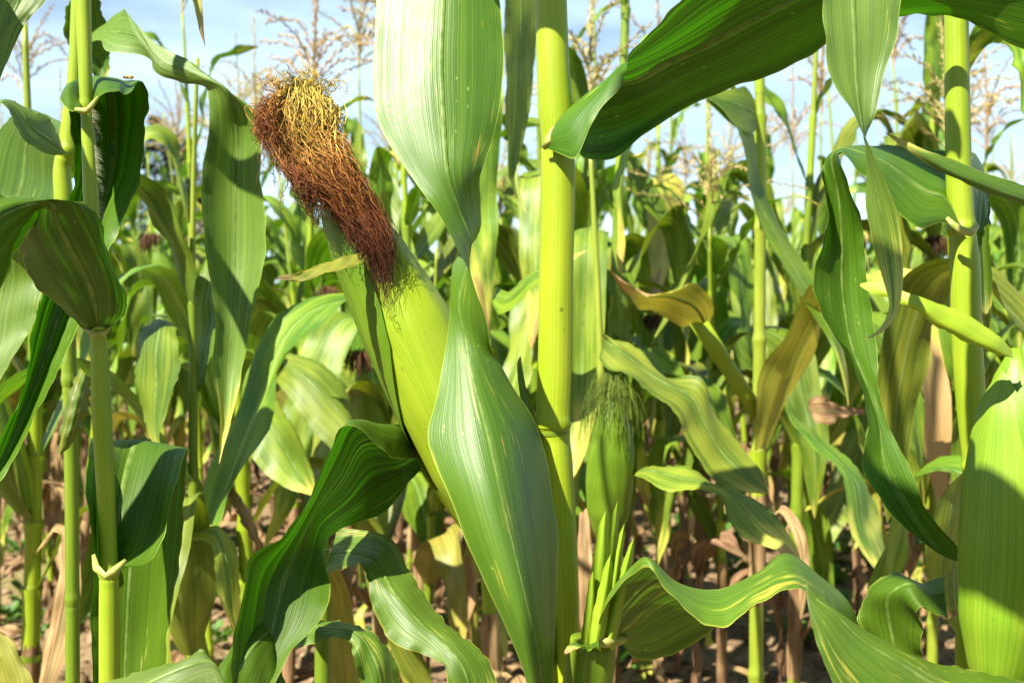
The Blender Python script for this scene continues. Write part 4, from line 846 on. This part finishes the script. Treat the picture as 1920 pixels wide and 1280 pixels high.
traced(LB, [[(128, 300, 1.0), (120, 300, 1.01), (112, 300, 1.02)], [(112, 230, 1.03), (80, 215, 1.05), (60, 205, 1.07)], [(110, 300, 1.06), (50, 270, 1.08), (0, 240, 1.09)], [(105, 370, 1.07), (40, 350, 1.09), (-30, 330, 1.10)], [(60, 460, 1.08), (0, 440, 1.09), (-50, 430, 1.10)], [(-20, 560, 1.09), (-22, 560, 1.09), (-24, 560, 1.09)]], M['leaf'], 42, nu=11, nv=50)
traced(LB, [[(155, -40, .995), (160, -45, 1.0), (165, -45, 1.005)], [(120, 40, 1.02), (160, 30, 1.03), (195, 30, 1.02)], [(130, 90, 1.03), (165, 90, 1.04), (200, 80, 1.03)], [(175, 140, 1.04), (190, 130, 1.045), (207, 110, 1.04)], [(190, 175, 1.04), (192, 175, 1.04), (194, 175, 1.04)]], M['leaf'], 43, nu=9, nv=40)
traced(LB, [[(150, 90, .99), (152, 75, 1.0), (155, 62, 1.01)], [(188, 76, .97), (186, 60, .985), (192, 48, 1.0)], [(200, 95, .955), (222, 60, .965), (224, 20, .985)], [(272, 106, .945), (258, 70, .945), (238, 24, .965)], [(296, 138, .94), (300, 112, .935), (285, 78, .945)], [(350, 158, .935), (365, 140, .925), (365, 120, .93)], [(390, 172, .93), (425, 172, .918), (440, 176, .925)], [(392, 225, .93), (442, 228, .935), (482, 215, .925)], [(379, 335, .93), (442, 340, .945), (489, 335, .93)], [(384, 470, .93), (440, 478, .945), (496, 478, .93)], [(405, 595, .925), (436, 600, .935), (472, 598, .93)], [(398, 688, .92), (428, 690, .93), (454, 688, .925)], [(412, 775, .915), (425, 775, .92), (438, 768, .915)], [(410, 868, .91), (411, 868, .91), (412, 868, .91)]], M['leaf_pale'], 44, nu=17, nv=110, ruf=.0012)
traced(LB, [[(150, 690, .975), (160, 700, .97), (168, 712, .975)], [(128, 740, .955), (145, 750, .95), (165, 765, .96)], [(115, 790, .95), (132, 802, .945), (150, 812, .955)], [(110, 850, .945), (112, 851, .945), (114, 852, .945)]], M['b_leaf_spotted'], 48, nu=9, nv=30)
TL = maize(-60, .80, 'pale leaf hanging into the top left corner from a plant past the edge')
traced_stalk(TL, [(-60, -500, 14, .8), (-60, 2500, 18, .8)], M['stalk'])
traced(TL, [[(-60, -330, .79), (-55, -335, .795), (-50, -330, .80)], [(-20, -360, .76), (10, -370, .77), (40, -360, .78)], [(20, -200, .74), (70, -190, .745), (120, -180, .75)], [(0, -20, .73), (40, -10, .735), (90, -5, .74)], [(-20, 120, .725), (5, 70, .73), (45, 50, .735)], [(-40, 220, .72), (-20, 190, .725), (5, 140, .73)], [(-70, 320, .72), (-68, 318, .72), (-66, 316, .72)]], M['leaf_pale'], 45, nu=13, nv=60)
traced(TL, [[(-60, 420, .80), (-55, 415, .79), (-50, 410, .80)], [(-40, 380, .83), (0, 400, .84), (40, 430, .85)], [(-60, 480, .87), (10, 500, .87), (78, 520, .87)], [(-80, 600, .87), (-5, 600, .87), (68, 590, .865)], [(-90, 720, .86), (-20, 700, .86), (20, 680, .86)], [(-100, 820, .85), (-60, 800, .85), (-50, 790, .85)]], M['leaf_pale'], 46, nu=13, nv=50)
TT = traced(TL, [[(-60, -480, .80), (-55, -485, .80), (-50, -480, .80)], [(120, -480, .74), (130, -500, .745), (140, -490, .75)], [(300, -260, .70), (322, -265, .705), (345, -255, .71)], [(355, -10, .695), (366, -10, .70), (378, -8, .70)], [(366, 30, .695), (373, 30, .698), (381, 28, .70)], [(384, 86, .695), (384, 86, .695), (385, 86, .695)]], M['leaf'], 47, nu=7, nv=60)

sv = np.array(SUN)
leaf_world(TL, [np.array(TL.location) + [0, 0, 1.0], P(195, 560, .73) + sv * .20, P(190, 640, .73) + sv * .20, P(192, 760, .73) + sv * .205, P(195, 900, .73) + sv * .21, P(198, 1000, .73) + sv * .215, P(200, 1060, .73) + sv * .22], [.006, .018, .024, .022, .018, .012, .001], M['leaf'], 79, SUN)  # unseen leaf added toward the sun to shade the slim left stalk
# distinct second-row plants
PA = mid(1418, 1.65, 'sunlit maize stalk with a snapped-off branch leaning left, right of centre', 101, h=1.7, nleaf=9, az0=2.6, ear=False, tassel=True, skip=(4, 5), upright=(0, 0))
obj('broken_shoot', tube_mesh(np.array([P(1420, 775, 1.64), P(1395, 735, 1.62), P(1350, 665, 1.6), P(1302, 592, 1.58)]) - np.array(PA.location), np.array([.0115, .0115, .012, .0125]), M['stalk_bright'], 14, 'broken_shoot'), PA)
traced(PA, [[(1338, 590, 1.56), (1320, 605, 1.57), (1298, 600, 1.58)], [(1330, 555, 1.52), (1300, 575, 1.53), (1275, 612, 1.56)], [(1302, 532, 1.50), (1265, 560, 1.52), (1240, 590, 1.56)], [(1225, 555, 1.49), (1210, 552, 1.51), (1195, 575, 1.55)], [(1180, 535, 1.50), (1170, 528, 1.51), (1165, 540, 1.53)], [(1142, 505, 1.50), (1142, 505, 1.50), (1142, 506, 1.50)]], M['b_leaf_yellow'], 50, nu=11, nv=50)
traced(PA, [[(1422, 230, 1.64), (1420, 215, 1.64), (1422, 200, 1.65)], [(1408, 250, 1.58), (1402, 205, 1.60), (1400, 165, 1.63)], [(1360, 225, 1.54), (1365, 190, 1.56), (1375, 168, 1.59)], [(1322, 185, 1.52), (1330, 178, 1.54), (1340, 172, 1.56)], [(1345, 200, 1.53), (1352, 192, 1.56), (1365, 180, 1.59)], [(1392, 262, 1.55), (1400, 250, 1.58), (1412, 240, 1.62)], [(1405, 360, 1.56), (1412, 350, 1.58), (1424, 340, 1.61)], [(1440, 450, 1.55), (1455, 440, 1.57), (1470, 430, 1.60)], [(1505, 560, 1.52), (1525, 560, 1.54), (1545, 555, 1.56)], [(1560, 650, 1.5), (1570, 650, 1.5), (1580, 645, 1.52)], [(1590, 760, 1.48), (1591, 760, 1.48), (1592, 760, 1.48)]], M['b_leaf'], 51, nu=11, nv=80)
PB = mid(1108, 1.95, 'thin maize stalk with a short upright leaf just right of the centre stalk', 102, h=1.8, nleaf=8, az0=.4, skip=(3,), ear=False)
traced(PB, [[(1105, 470, 1.93), (1100, 465, 1.93), (1096, 468, 1.93)], [(1140, 440, 1.7), (1105, 430, 1.7), (1078, 440, 1.7)], [(1138, 480, 1.5), (1098, 478, 1.5), (1070, 480, 1.5)], [(1134, 600, 1.48), (1094, 600, 1.5), (1066, 600, 1.5)], [(1132, 700, 1.47), (1092, 700, 1.5), (1066, 700, 1.5)], [(1112, 800, 1.46), (1090, 800, 1.48), (1068, 800, 1.49)], [(1090, 870, 1.46), (1080, 870, 1.47), (1070, 870, 1.47)], [(1072, 900, 1.46), (1071, 900, 1.46), (1070, 900, 1.46)]], M['b_leaf_pale'], 53, nu=11, nv=60)
PC = mid(932, 1.55, 'maize stalk with yellowish joints seen behind the twisted hanging leaf', 103, h=1.75, nleaf=8, az0=1.9, ear=False, skip=(3, 4))
traced(PC, [[(940, -60, 1.54), (945, -70, 1.55), (950, -60, 1.56)], [(940, -150, 1.48), (970, -160, 1.5), (1000, -150, 1.52)], [(945, 0, 1.46), (978, 0, 1.48), (1008, 0, 1.5)], [(948, 150, 1.46), (972, 150, 1.48), (1000, 150, 1.5)], [(950, 250, 1.46), (968, 250, 1.48), (985, 250, 1.49)], [(955, 330, 1.46), (962, 330, 1.47), (972, 325, 1.47)], [(985, 400, 1.45), (986, 400, 1.45), (987, 400, 1.45)]], M['b_leaf_pale'], 54, nu=11, nv=60)
traced(PC, [[(930, 620, 1.53), (935, 615, 1.53), (940, 610, 1.54)], [(918, 560, 1.45), (925, 555, 1.46), (930, 540, 1.48)], [(940, 590, 1.40), (950, 560, 1.42), (955, 545, 1.44)], [(1000, 540, 1.36), (1000, 520, 1.38), (1005, 505, 1.4)], [(1100, 470, 1.34), (1101, 469, 1.34), (1102, 468, 1.34)]], M['b_leaf'], 55, nu=9, nv=40)
PDg = mid(664, 3.0, 'thin straight maize stalk with open yellowish tassel above the silky ear', 104, h=1.42, nleaf=9, leaf_top=1.1, ear=True, r0=.008, tmat='tassel_y')
PE = mid(540, 2.35, 'maize stalk with reddish brown tassel left of the silky ear', 105, h=1.20, nleaf=10, leaf_top=1.0, r0=.011)
PF = mid(1748, 2.1, 'maize plant with tall thin stalk and tassel behind the right stalk', 106, h=1.3, nleaf=10, leaf_top=1.1, r0=.010, az0=1.2)
PG = mid(395, 2.4, 'maize stalk with tassel top cut by the upper edge, behind the drooping pale leaf', 107, h=1.40, nleaf=10, leaf_top=1.2, r0=.009, az0=.2)
PH = mid(1122, 1.30, 'maize stalk carrying an ear with fresh green silk, right of the centre stalk', 108, h=.95, skip=(0, 1, 2, 3, 4), nleaf=5, leaf_top=.55, ear=False, tassel=False, az0=1.6, r0=.008)
e = make_ear(PH, P(1140, 1010, 1.24), P(1150, 742, 1.21), .0265, np.array(PH.location), [M['husk_dark'], M['husk_dark']], 2, seed=2)
obj('silk', simple_silk(P(1150, 750, 1.21) - np.array(PH.location), (0, -.05, 1), .10, 260, (.22, .30, .05), (.14, .21, .03), 3, spread=.015, rad=.00022), e)
PH2 = mid(1485, 2.0, 'maize plant with dark wavy leaves hanging right of the broken shoot', 109, h=1.3, nleaf=10, leaf_top=1.1, az0=2.9)
traced(PH, [[(1130, 650, 1.29), (1132, 640, 1.3), (1134, 632, 1.3)], [(1140, 690, 1.2), (1165, 660, 1.22), (1150, 634, 1.25)], [(1180, 705, 1.18), (1205, 690, 1.21), (1195, 655, 1.24)], [(1225, 740, 1.16), (1260, 725, 1.19), (1255, 705, 1.22)], [(1270, 780, 1.15), (1300, 745, 1.18), (1312, 710, 1.2)], [(1290, 830, 1.15), (1325, 800, 1.17), (1345, 775, 1.19)], [(1340, 900, 1.14), (1365, 860, 1.16), (1390, 840, 1.18)], [(1395, 922, 1.13), (1415, 905, 1.14), (1430, 885, 1.15)], [(1440, 925, 1.12), (1441, 924, 1.12), (1442, 923, 1.12)]], M['b_leaf_spotted'], 56, nu=11, nv=70, ruf=.002)
traced(PH, [[(1180, 900, 1.25), (1182, 890, 1.25), (1184, 880, 1.26)], [(1205, 895, 1.18), (1215, 882, 1.19), (1230, 875, 1.2)], [(1250, 920, 1.14), (1275, 895, 1.15), (1290, 875, 1.17)], [(1300, 918, 1.12), (1320, 905, 1.13), (1335, 905, 1.15)], [(1352, 930, 1.10), (1365, 920, 1.11), (1385, 920, 1.13)], [(1365, 975, 1.08), (1400, 960, 1.09), (1440, 955, 1.11)], [(1400, 1010, 1.06), (1440, 1000, 1.07), (1470, 985, 1.09)], [(1450, 1030, 1.05), (1475, 1025, 1.06), (1490, 1020, 1.07)], [(1500, 1052, 1.04), (1501, 1052, 1.04), (1502, 1052, 1.04)]], M['b_leaf_spotted'], 57, nu=11, nv=70, ruf=.0012)
ML = mid(710, 1.9, 'maize plant with a plump green ear behind the leaning ear', 110, h=1.0, nleaf=9, leaf_top=.85, tassel=False, az0=4.4)
MM = mid(470, 1.6, 'maize plant with brown-tipped ear and pale leaf, left of the leaning ear', 111, h=1.0, nleaf=8, leaf_top=.6, tassel=False, az0=3.6, ear=False)
e = make_ear(MM, P(472, 770, 1.55), P(500, 660, 1.53), .020, np.array(MM.location), [M['husk'], M['husk_dark']], 2, seed=4)
obj('silk', simple_silk(P(500, 662, 1.53) - np.array(MM.location), (.1, 0, 1), .05, 160, (.20, .07, .03), (.10, .03, .015), 5, spread=.008, rad=.0007), e)
traced(MM, [[(505, 700, 1.55), (510, 680, 1.56), (515, 665, 1.57)], [(545, 750, 1.48), (570, 705, 1.5), (590, 675, 1.53)], [(580, 800, 1.46), (615, 750, 1.48), (640, 715, 1.51)], [(630, 850, 1.45), (650, 790, 1.47), (660, 765, 1.5)], [(665, 880, 1.44), (675, 850, 1.45), (680, 830, 1.46)], [(690, 930, 1.43), (691, 930, 1.43), (692, 930, 1.43)]], M['b_leaf_pale'], 58, nu=11, nv=50)
traced(MM, [[(480, 760, 1.58), (478, 745, 1.58), (480, 735, 1.59)], [(450, 790, 1.5), (470, 750, 1.52), (500, 735, 1.55)], [(475, 860, 1.46), (510, 800, 1.48), (545, 790, 1.5)], [(520, 905, 1.44), (550, 870, 1.46), (580, 865, 1.48)], [(590, 930, 1.42), (591, 930, 1.42), (592, 929, 1.42)]], M['b_leaf_pale'], 59, nu=11, nv=50)
MN = mid(345, 1.25, 'maize plant with dark folded leaves between the two left stalks and the drooping leaf', 112, h=1.0, nleaf=8, leaf_top=.75, tassel=False, az0=.9, ear=False, r0=.0065)
traced(MN, [[(345, 640, 1.24), (340, 630, 1.25), (336, 622, 1.26)], [(330, 620, 1.15), (305, 605, 1.17), (280, 605, 1.2)], [(336, 650, 1.12), (295, 640, 1.14), (258, 640, 1.17)], [(330, 720, 1.11), (292, 720, 1.13), (255, 715, 1.16)], [(305, 790, 1.11), (290, 790, 1.12), (268, 780, 1.15)], [(300, 850, 1.10), (298, 850, 1.10), (296, 850, 1.10)]], M['b_leaf'], 60, nu=11, nv=50)
traced(MN, [[(352, 1050, 1.24), (348, 1040, 1.25), (344, 1030, 1.26)], [(345, 1020, 1.15), (360, 1000, 1.17), (375, 992, 1.2)], [(395, 1022, 1.10), (410, 1005, 1.12), (428, 998, 1.15)], [(402, 1060, 1.08), (425, 1045, 1.10), (443, 1040, 1.13)], [(410, 1120, 1.07), (432, 1110, 1.09), (452, 1100, 1.12)], [(435, 1175, 1.06), (442, 1172, 1.08), (450, 1160, 1.1)], [(470, 1220, 1.05), (471, 1220, 1.05), (472, 1220, 1.05)]], M['b_leaf_spotted'], 61, nu=11, nv=50)
RB = mid(1990, 1.1, 'broad dark leaves of a maize plant behind the right edge', 113, h=1.25, nleaf=10, leaf_top=1.0, tassel=False, az0=2.2, ear=False, r0=.011)
traced(RB, [[(1830, 1230, 1.1), (1825, 1220, 1.1), (1820, 1210, 1.11)], [(1740, 1085, 1.02), (1770, 1080, 1.03), (1800, 1080, 1.05)], [(1738, 1000, 1.0), (1780, 980, 1.01), (1815, 960, 1.04)], [(1765, 930, 1.0), (1790, 915, 1.01), (1815, 900, 1.03)], [(1810, 880, 1.0), (1811, 879, 1.0), (1812, 878, 1.0)]], M['b_leaf_pale'], 62, nu=11, nv=50)
MO = mid(1000, 2.25, 'maize plant with long grey-green leaves directly behind the centre stalk', 114, h=1.3, nleaf=10, leaf_top=1.1, tassel=True, az0=2.7)
MP = mid(800, 2.3, 'maize plant filling the gap between the leaning ear and the twisted leaf', 115, h=1.25, nleaf=10, leaf_top=1.05, az0=5.6)
MQ = mid(1240, 2.5, 'maize plant with a yellowed striped leaf hanging under the broad dark leaf', 116, h=1.2, nleaf=10, leaf_top=.95, az0=1.2)
traced(MQ, [[(1240, 380, 2.48), (1236, 370, 2.48), (1232, 362, 2.48)], [(1210, 345, 2.35), (1232, 330, 2.37), (1250, 322, 2.4)], [(1212, 380, 2.30), (1245, 365, 2.32), (1282, 345, 2.35)], [(1215, 460, 2.28), (1240, 460, 2.30), (1268, 440, 2.33)], [(1222, 540, 2.27), (1232, 540, 2.28), (1245, 530, 2.3)], [(1225, 590, 2.26), (1226, 590, 2.26), (1227, 590, 2.26)]], M['b_leaf_yellow'], 63, nu=9, nv=40)
ZL = mid(50, 1.45, 'maize plant in deep shade low at the left edge', 117, h=1.1, nleaf=10, leaf_top=.8, tassel=False, az0=.6)

for i_, (x_, y_, d_, lb_) in enumerate([(345, 300, 4.0, 'maize plant with wide straw tassel in front of the dark firs'), (100, 190, 2.9, 'maize plant with pinkish tassel behind the slim left stalk'), (1488, 295, 3.9, 'maize plant with tan tassel left of the twisted hanging leaf tip'), (1545, 210, 3.4, 'maize plant with upright tassel just left of the twisted hanging leaf'), (1285, 345, 4.8, 'maize plant with thin brown tassel below the small cloud'), (1710, 100, 2.7, 'maize plant with dark tassel between twisted leaf and right stalk'), (1862, 285, 3.1, 'maize plant with tan tassel right of the right stalk'), (1350, 430, 5.6, 'maize plant with small brown tassel below the broad dark leaf'), (1100, 20, 2.5, 'maize plant with pale tassel right of the centre stalk at the top'), (1745, 290, 3.6, 'maize plant with reddish tassel hidden partly by the right stalk')]):
    z_ = CAM_H + (640 - y_) / F * d_
    generic_plant('maize_plant', base_of(x_, d_), lb_, 300 + i_, h=z_, nleaf=9, leaf_top=z_ - .35, r0=.008, tassel=.36, tmat='tassel' if i_ != 8 else 'tassel_y', ear=i_ % 2 == 0)
def dry(parent, rows, seed): traced(parent, rows, M['b_leaf_dry'], seed, rib=False, name='dry_leaf', nu=7, nv=30, ruf=.003)
dry(MN, [[(418, 920, 1.27), (436, 912, 1.27)], [(440, 955, 1.25), (460, 945, 1.25)], [(465, 1000, 1.24), (480, 988, 1.24)], [(490, 1035, 1.23), (494, 1030, 1.23)]], 1)
dry(MN, [[(345, 1080, 1.25), (352, 1075, 1.25)], [(300, 1010, 1.2), (318, 1000, 1.2)], [(270, 1060, 1.18), (300, 1060, 1.18)], [(255, 1180, 1.17), (280, 1180, 1.17)], [(262, 1270, 1.17), (266, 1270, 1.17)]], 2)
dry(ZL, [[(60, 1050, 1.43), (66, 1040, 1.43)], [(110, 1000, 1.38), (120, 985, 1.38)], [(110, 1060, 1.35), (150, 1050, 1.35)], [(90, 1180, 1.34), (140, 1170, 1.34)], [(70, 1290, 1.33), (100, 1290, 1.33)]], 3)
dry(ML, [[(700, 1080, 1.88), (712, 1075, 1.88)], [(660, 1040, 1.8), (680, 1030, 1.8)], [(630, 1100, 1.78), (660, 1090, 1.78)], [(620, 1200, 1.76), (650, 1200, 1.76)], [(640, 1260, 1.76), (645, 1260, 1.76)]], 4)
dry(PH2, [[(1622, 765, 1.6), (1622, 775, 1.6)], [(1570, 758, 1.56), (1575, 785, 1.56)], [(1535, 742, 1.54), (1545, 795, 1.54)], [(1518, 750, 1.55), (1525, 785, 1.55)], [(1515, 770, 1.56), (1518, 772, 1.56)]], 5)
dry(PA, [[(1425, 1020, 1.63), (1432, 1015, 1.63)], [(1460, 960, 1.6), (1475, 950, 1.6)], [(1490, 1010, 1.58), (1510, 1000, 1.58)], [(1495, 1100, 1.57), (1515, 1095, 1.57)], [(1500, 1160, 1.57), (1503, 1160, 1.57)]], 6)
dry(PH, [[(1118, 1030, 1.29), (1124, 1025, 1.29)], [(1090, 960, 1.25), (1105, 950, 1.25)], [(1082, 1050, 1.22), (1110, 1045, 1.22)], [(1085, 1150, 1.21), (1112, 1150, 1.21)], [(1095, 1230, 1.2), (1100, 1230, 1.2)]], 7)
traced(PH2, [[(1470, 760, 1.5), (1480, 772, 1.52), (1488, 785, 1.55)], [(1490, 800, 1.42), (1515, 808, 1.44), (1535, 815, 1.48)], [(1535, 850, 1.36), (1560, 855, 1.38), (1590, 860, 1.42)], [(1580, 890, 1.32), (1605, 900, 1.34), (1625, 905, 1.38)], [(1590, 980, 1.30), (1620, 985, 1.32), (1650, 985, 1.35)], [(1640, 1070, 1.29), (1655, 1070, 1.30), (1672, 1068, 1.32)], [(1690, 1130, 1.28), (1691, 1130, 1.28), (1692, 1130, 1.28)]], M['b_leaf'], 64, nu=11, nv=50)
# third row onward: prototypes copied along rows that run across the view
protos = []
for k in range(9):
    q = generic_plant('maize_plant', (0, 0, 0), None, 200 + k, h=1.35 + .09 * (k % 4), nleaf=12 + k % 3, leaf_top=1.08 + .05 * (k % 5), fine=k < 6, r0=.0085, lscale=1.0, tassel=k in (1, 4), ear=k % 3 != 1)
    protos.append(q)
def field():
    r = np.random.default_rng(31); used = [False] * len(protos); cnt = 0; d = 2.05; row = 0
    ORD = ['one', 'two', 'three', 'four', 'five', 'six', 'seven', 'eight', 'nine', 'ten', 'eleven', 'twelve', 'thirteen', 'fourteen', 'fifteen', 'sixteen', 'seventeen', 'eighteen', 'nineteen', 'twenty', 'twenty-one', 'twenty-two', 'twenty-three', 'twenty-four', 'twenty-five', 'twenty-six', 'twenty-seven', 'twenty-eight']
    names = ['third', 'fourth', 'fifth', 'sixth', 'seventh', 'eighth', 'ninth', 'tenth', 'eleventh', 'twelfth']
    while d < 8.6:
        half = .5 * d * 36 / LENS + .35; sp = .18 if d < 5 else .27
        x = -half + r.uniform(0, sp); num = 0
        while x < half:
            if r.random() > (.5 if d < 2.5 else .10):
                k = int(r.integers(0, 6 if d < 5 else 9)); src = protos[k]
                o = src if not used[k] else copy_tree(src); used[k] = True
                yy = d + r.normal(0, .05); o.location = (x, yy, ground_h(x, yy) - .005); o.rotation_euler = (r.normal(0, .035), r.normal(0, .035), r.uniform(0, 6.28))
                s = r.uniform(.88, 1.1); zs = .74 if d < 2.5 else .80 if d < 3.3 else .88 if d < 4.2 else 1.0; o.scale = (s, s, s * zs * r.uniform(.94, 1.08))
                if d < 4.5: num += 1; tag(o, 'leafy maize plant, number %s from the left in the %s row' % (ORD[num - 1], names[row]), 'maize plant', 'maize plants in the nearer background rows')
                else: tag(o, 'small blurred maize plant in the far background rows', 'maize plant', 'maize plants in the far background rows')
                cnt += 1
            x += sp * r.uniform(.75, 1.25)
        d += .72; row += 1
    print('field plants', cnt)
field()

def far_field_and_blocker():
    """the rest of the crop beyond and added blocker rows behind the camera, one mass"""
    r = np.random.default_rng(3); V = []; Fc = []; UV = []; UVN = []; o = 0
    gs = [leaf_grid(r.uniform(.4, .6), .075, r.uniform(45, 70), r.uniform(.25, .5), .2, -80, .3, r.normal(0, 50), 900 + k, 8, 3, 0, .004) for k in range(12)]
    f0 = gridfaces(8, 3)
    spots_ = []
    for yb in (-1.0, -1.7, -2.4, -3.1, -4.0, -5.0): spots_ += [(xx, yb) for xx in np.arange(-4.5, 4.5, .22)]  # unseen rows added behind the camera to block low fill light
    d = 8.9
    while d < 34:
        half = .5 * d * .9 + .6; x = -half
        while x < half:
            spots_.append((x, d)); x += r.uniform(.25, .55) * (1 if d < 18 else 2)
        d += .9 if d < 18 else 1.8
    for x, d in spots_:                      # crop ahead, plus the added blocker rows behind the viewpoint
        hs = r.uniform(.85, 1.12)
        for i in range(8 if d < 0 else 7):
            g = gs[r.integers(12)]; a = i * 3.14 + r.normal(0, .5) + x; c, s = math.cos(a), math.sin(a)
            q = (g @ np.array([[c, s, 0], [-s, c, 0], [0, 0, 1.]])) * hs + [x, d, (.22 + .13 * i) * hs]; uv, uvn = grid_uv(g)
            V.append(q.reshape(-1, 3)); Fc.append(f0 + o); UV.append(uv); UVN.append(uvn); o += 24
    tag(obj('distant_and_blocker_maize', mesh('distant_and_blocker_maize', np.concatenate(V), np.concatenate(Fc), M['b_leaf_pale'], np.concatenate(UV), np.concatenate(UVN))), 'green mass of the maize field beyond the rows, with unseen rows added behind the viewpoint to cut fill light', kind='stuff')
far_field_and_blocker()

# ------------------------------------------------------------------ far trees
def fir(x, d, h, label, seed):
    r = np.random.default_rng(seed); q = P(x, 640, d); root = empty('fir_tree', (q[0], d, 0), label, 'tree', 'dark trees beyond the field')
    z = np.linspace(0, h, 12); obj('trunk', tube_mesh(np.stack([z * 0, z * 0, z], -1), .22 * (1 - z / h * .93), M['bark'], 8, 'trunk'), root)
    V = []; T = []; o = 0
    for i in range(2600):
        f = r.uniform(.10, 1) ; rad = (1 - f) * h * .24 * (.75 + .5 * abs(math.sin(f * 34 + seed))) * r.uniform(.15, 1) ** .5 + .1
        a = r.uniform(0, 6.28); c = np.array([math.cos(a) * rad, math.sin(a) * rad, f * h - rad * .25]); s = r.uniform(.18, .42)
        dv = np.array([math.cos(a), math.sin(a), -.25]); e = r.normal(size=3) * .35; w_ = np.cross(dv, [0, 0, 1.]) + e
        V += [c - dv * s * .3, c + w_ * s * .35, c + dv * s, c - w_ * s * .35]; T.append((o, o + 1, o + 2, o + 3)); o += 4
    obj('crown', mesh('crown', np.array(V), np.array(T), M['needles'], smooth=False), root)
for i, (x, d, h, lb) in enumerate([(292, 62, 13.0, 'leftmost dark fir tree seen beyond the field'), (322, 66, 12.2, 'second dark fir tree from the left beyond the field'), (352, 63, 12.0, 'third dark fir tree from the left beyond the field'), (395, 70, 12.4, 'fourth dark fir tree beyond the field, behind the drooping leaf'), (250, 72, 11.5, 'dark fir tree beyond the field, half hidden by the slim plant')]): fir(x, d, h, lb, i + 5)

# ------------------------------------------------------------------ weeds and litter
def weed_mesh(seed, n=9, s=.03):
    r = np.random.default_rng(seed); V = []; Fq = []; o = 0
    for i in range(n):
        a = r.uniform(0, 6.28); e = r.uniform(.2, 1.1); L = s * r.uniform(.7, 1.4); d = np.array([math.cos(a) * math.cos(e), math.sin(a) * math.cos(e), math.sin(e)])
        st = d * L * r.uniform(.3, 1.2); w_ = np.cross(d, [0, 0, 1.]); w_ /= np.linalg.norm(w_); k = np.array([0, 0, .15])
        V += [st, st + d * L * .35 + w_ * L * .3 + k * L, st + d * L * .75 + w_ * L * .24 + k * L * .6, st + d * L - k * L, st + d * L * .75 - w_ * L * .24 + k * L * .6, st + d * L * .35 - w_ * L * .3 + k * L, st * 0 + [.0008, 0, 0], st * 0 - [.0008, 0, 0]]
        Fq += [(o, o + 1, o + 2, o + 3), (o, o + 3, o + 4, o + 5), (o + 6, o, o + 7, o + 6)]; o += 8
    tri = [f[:3] for f in Fq if f[0] == f[3]]; quad = [f for f in Fq if f[0] != f[3]]
    return mesh('weed', np.array(V), [np.array(quad), np.array(tri)], M['weed'])
wm = [weed_mesh(k, 12 + 3 * k, .024 + .004 * k) for k in range(4)]
def gpt(px, py): d = CAM_H * F / (py - 640); return ((px - 960) / F * d, d)
for i, (px, py, lb) in enumerate([(885, 1165, 'small green weed on the soil right of the leaning ear'), (1140, 1215, 'small green weed on bare soil behind the young shoot'), (1285, 1005, 'leafy green weed on the soil under the broken shoot'), (1330, 1020, 'low weed next to the leafy weed under the broken shoot'), (1390, 1030, 'low weed at the foot of the snapped stalk'), (1690, 1060, 'green weed on the soil left of the right stalk'), (1140, 1260, 'tiny weed at the bottom edge right of the centre stalk'), (1600, 1060, 'bushy weed behind the dark hanging leaf'), (1560, 1090, 'tiny weed beside the bushy weed on the right')]):
    x, y = gpt(px, py); o = obj('weed', wm[i % 4], None, (x, y, ground_h(x, y))); o.rotation_euler = (0, 0, i * 1.3); o.scale = (1.5,) * 3; tag(o, lb, 'weed', 'weeds on the soil')
def litter():
    r = np.random.default_rng(77); V = []; Fc = []; UV = []; UVN = []; o = 0
    gs = [leaf_grid(.2, .03, r.uniform(-5, 15), .5, .4, r.uniform(-20, 20), .3, r.normal(0, 160), 700 + k, 10, 4, r.normal(0, 60), .006) for k in range(8)]; f0 = gridfaces(10, 4)
    for i in range(620):
        y = 1.9 + 6.5 * r.random() ** 1.5; x = r.uniform(-.52, .52) * y; g = gs[r.integers(8)]; a = r.uniform(0, 6.28); c, s = math.cos(a), math.sin(a)
        q = (g @ np.array([[c, s, 0], [-s, c, 0], [0, 0, 1.]])) * r.uniform(.3, 1.0) + [x, y, ground_h(x, y) + .012]; uv, uvn = grid_uv(g)
        V.append(q.reshape(-1, 3)); Fc.append(f0 + o); UV.append(uv); UVN.append(uvn); o += 40
    tag(obj('leaf_litter', mesh('leaf_litter', np.concatenate(V), np.concatenate(Fc), M['b_leaf_dry'], np.concatenate(UV), np.concatenate(UVN))), 'dry brown maize leaf scraps strewn over the soil', kind='stuff')
    V = []; T = []; o = 0
    for i in range(420):
        y = 2.6 + 6 * r.random() ** 1.3; x = r.uniform(-.52, .52) * y; z = ground_h(x, y); me = wm[r.integers(4)]
        v = np.array([p.co for p in me.vertices]) * r.uniform(.4, 1.1) + [x, y, z]; V.append(v); T += [tuple(k + o for k in p.vertices) for p in me.polygons]; o += len(v)
    q = np.array([t for t in T if len(t) == 4]); t3 = np.array([t for t in T if len(t) == 3])
    tag(obj('ground_weeds', mesh('ground_weeds', np.concatenate(V), [q] + ([t3] if len(t3) else []), M['weed'])), 'scattered low green weeds between the rows', kind='stuff')
litter()
